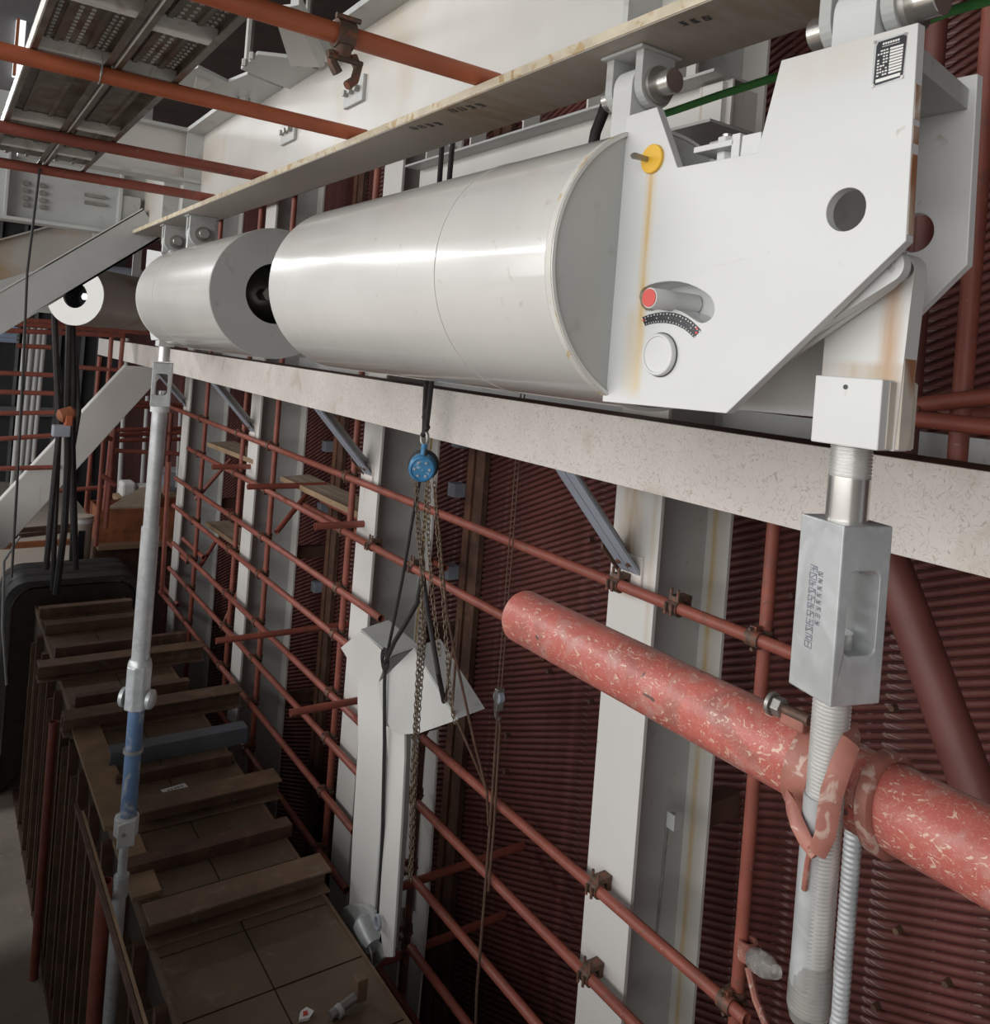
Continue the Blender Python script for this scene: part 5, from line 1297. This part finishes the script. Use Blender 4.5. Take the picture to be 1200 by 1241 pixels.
# tanks, boxes and steel on the far floor
ZF = -2.98
def far_box(px0, px1, py0, py1, Y, dep, mt, name, label, cat, bev=0.01):
    a, b_ = ay(px0, py1, Y), ay(px1, py0, Y)
    t = thing(name, ((a.x + b_.x) / 2, Y, min(a.z, b_.z)), label, cat)
    return t, a, b_
t, a, b_ = far_box(128, 248, 618, 652, 10.5, 0.5, 'rust_plate', 'rusty_tray', 'open rust brown steel box standing beyond the rubber boot', 'steel box')
z0, z1 = ay(180, 655, 10.5).z, ay(180, 616, 10.5).z
x0, x1 = ay(118, 640, 10.5).x, ay(250, 640, 10.5).x
for (xa, xb, yy, yz) in ((x0, x1, 10.5, 10.52), (x0, x1, 11.1, 11.12), (x0, x0 + 0.02, 10.5, 11.12), (x1 - 0.02, x1, 10.5, 11.12)):
    MB().box(xa, xb, yy, yz, z0, z1).build('side', 'rust_plate', t)
MB().box(x0, x1, 10.35, 10.5, z0 - 0.05, z0).build('ledge', 'wood_brown', t)
MB().box(x0, x1, 10.5, 11.12, ZF, z0).build('base', 'dark_rust', t)
MB().prism([(x0 + 0.1, 10.55, z1), (x0 + 0.55, 11.0, z1 + 0.15), (x0 + 0.9, 10.95, z1 + 0.16), (x0 + 0.5, 10.5, z1)], (0, 0, 0.02)).build('lid', 'deck_board', t)
for (px0, px1, py0, py1, Y, lb) in ((145, 163, 583, 600.5, 11.3, 'white wrapped bundle on the rusty box'), (165, 188, 587, 600.5, 11.3, 'white wrapped bundle beside the other on the rusty box')):
    a, b_ = ay(px0, py1, Y), ay(px1, py0, Y)
    o = MB().box(a.x, b_.x, Y - 0.15, Y + 0.15, a.z, b_.z).build('wrapped_bundle', 'white_print', None, 0.03); tag(o, lb, 'bundle')
t = thing('bundle_rack', (1.6, 11.3, ZF), 'dark rack under the wrapped bundles', 'rack')
a = ay(140, 601, 11.3); b_ = ay(215, 601, 11.3)
MB().box(a.x, b_.x, 11.14, 11.5, a.z - 0.06, a.z).build('shelf', 'wood_brown', t)
for x in (a.x, b_.x - 0.05): MB().box(x, x + 0.05, 11.2, 11.45, ZF, a.z - 0.06).build('leg', 'dark_rust', t)
t = thing('grey_hopper', ay(208, 600, 11.55), 'small blue grey hopper beside the farthest column', 'hopper')
q = [ay(x, y, 11.55) for x, y in ((197, 573), (222, 573), (218, 597), (201, 597))]
MB().prism(q, (0, 0.3, 0)).build('bin', 'blue_grey', t, 0.005)
MB().box(q[0].x - 0.02, q[1].x + 0.02, 11.53, 11.87, q[0].z, q[0].z + 0.03).build('rim', 'grey_paint_and_shade', t)
MB().box(q[3].x, q[2].x, 11.6, 11.8, ZF, q[3].z).build('pedestal', 'dark_rust', t)
# pail
c = ay(99, 645, 10.6); c.z = ZF
t = thing('paint_pail', c, 'pale paint pail with dark label on the far floor', 'pail')
hpail = ay(99, 625, 10.6).z - ZF
MB().lathe(c, (0, 0, 1), [(0, 0.10), (hpail * 0.95, 0.115), (hpail, 0.12)], 24).build('bucket', 'pale_concrete', t, smooth=True)
MB().ring(c + Vector((0, 0, hpail * 0.9)), c + Vector((0, 0, hpail * 0.96)), 0.122, 0.112, 24).build('rim', 'white_print', t, smooth=True)
MB().box(c.x - 0.05, c.x + 0.02, c.y - 0.118, c.y - 0.10, c.z + hpail * 0.3, c.z + hpail * 0.8).build('label_patch', 'black_print', t)
# low rails and planks on the far floor
for (p, q, Y, r, mt, lb) in (((0, 645), (90, 637), 11.2, 0.03, 'dark_rust', 'dark steel bar lying across the pale far floor'), ((0, 652), (90, 642), 11.0, 0.025, 'dark_rust', 'dark steel bar beside another on the pale far floor'), ((0, 662), (90, 656), 10.8, 0.035, 'rust_plate', 'rusty steel bar lying on the pale far floor')):
    a, b_ = az(*p, ZF + r), az(*q, ZF + r)
    o = MB().bar(a, b_, r * 2, r * 2).build('steel_bar', mt); tag(o, lb, 'steel bar', 'steel bars on the far floor')
a, b_ = ay(27, 690, 10.32), ay(132, 672, 10.32)
o = MB().bar((a.x, 10.42, ZF + 0.10), (b_.x, 10.42, ZF + 0.10), 0.20, 0.04, (0, 0, 1)).build('toe_board', 'dark_rust'); tag(o, 'dark toe board standing along the far floor edge', 'board')
# bright opening beyond the planks
p0, p1 = ay(8, 92, 4.3), ay(31, 28, 4.3)
w2 = MB().box(p0.x - 0.06, p1.x + 0.06, 4.3, 4.36, p0.z - 0.05, 1.75).build('wall_upper', 'rail_grey'); structure(w2, 'grey wall piece around the bright opening above the planks', 'wall')
w3 = MB().box(p0.x + 0.02, p1.x, 4.27, 4.30, p0.z, p1.z).build('window_2', 'lit_window'); structure(w3, 'narrow bright window seen past the plank edge', 'window')
MB().box(p0.x + 0.02, p0.x + 0.032, 4.25, 4.27, p0.z, p1.z).build('window_frame', 'rust_plate', w3)
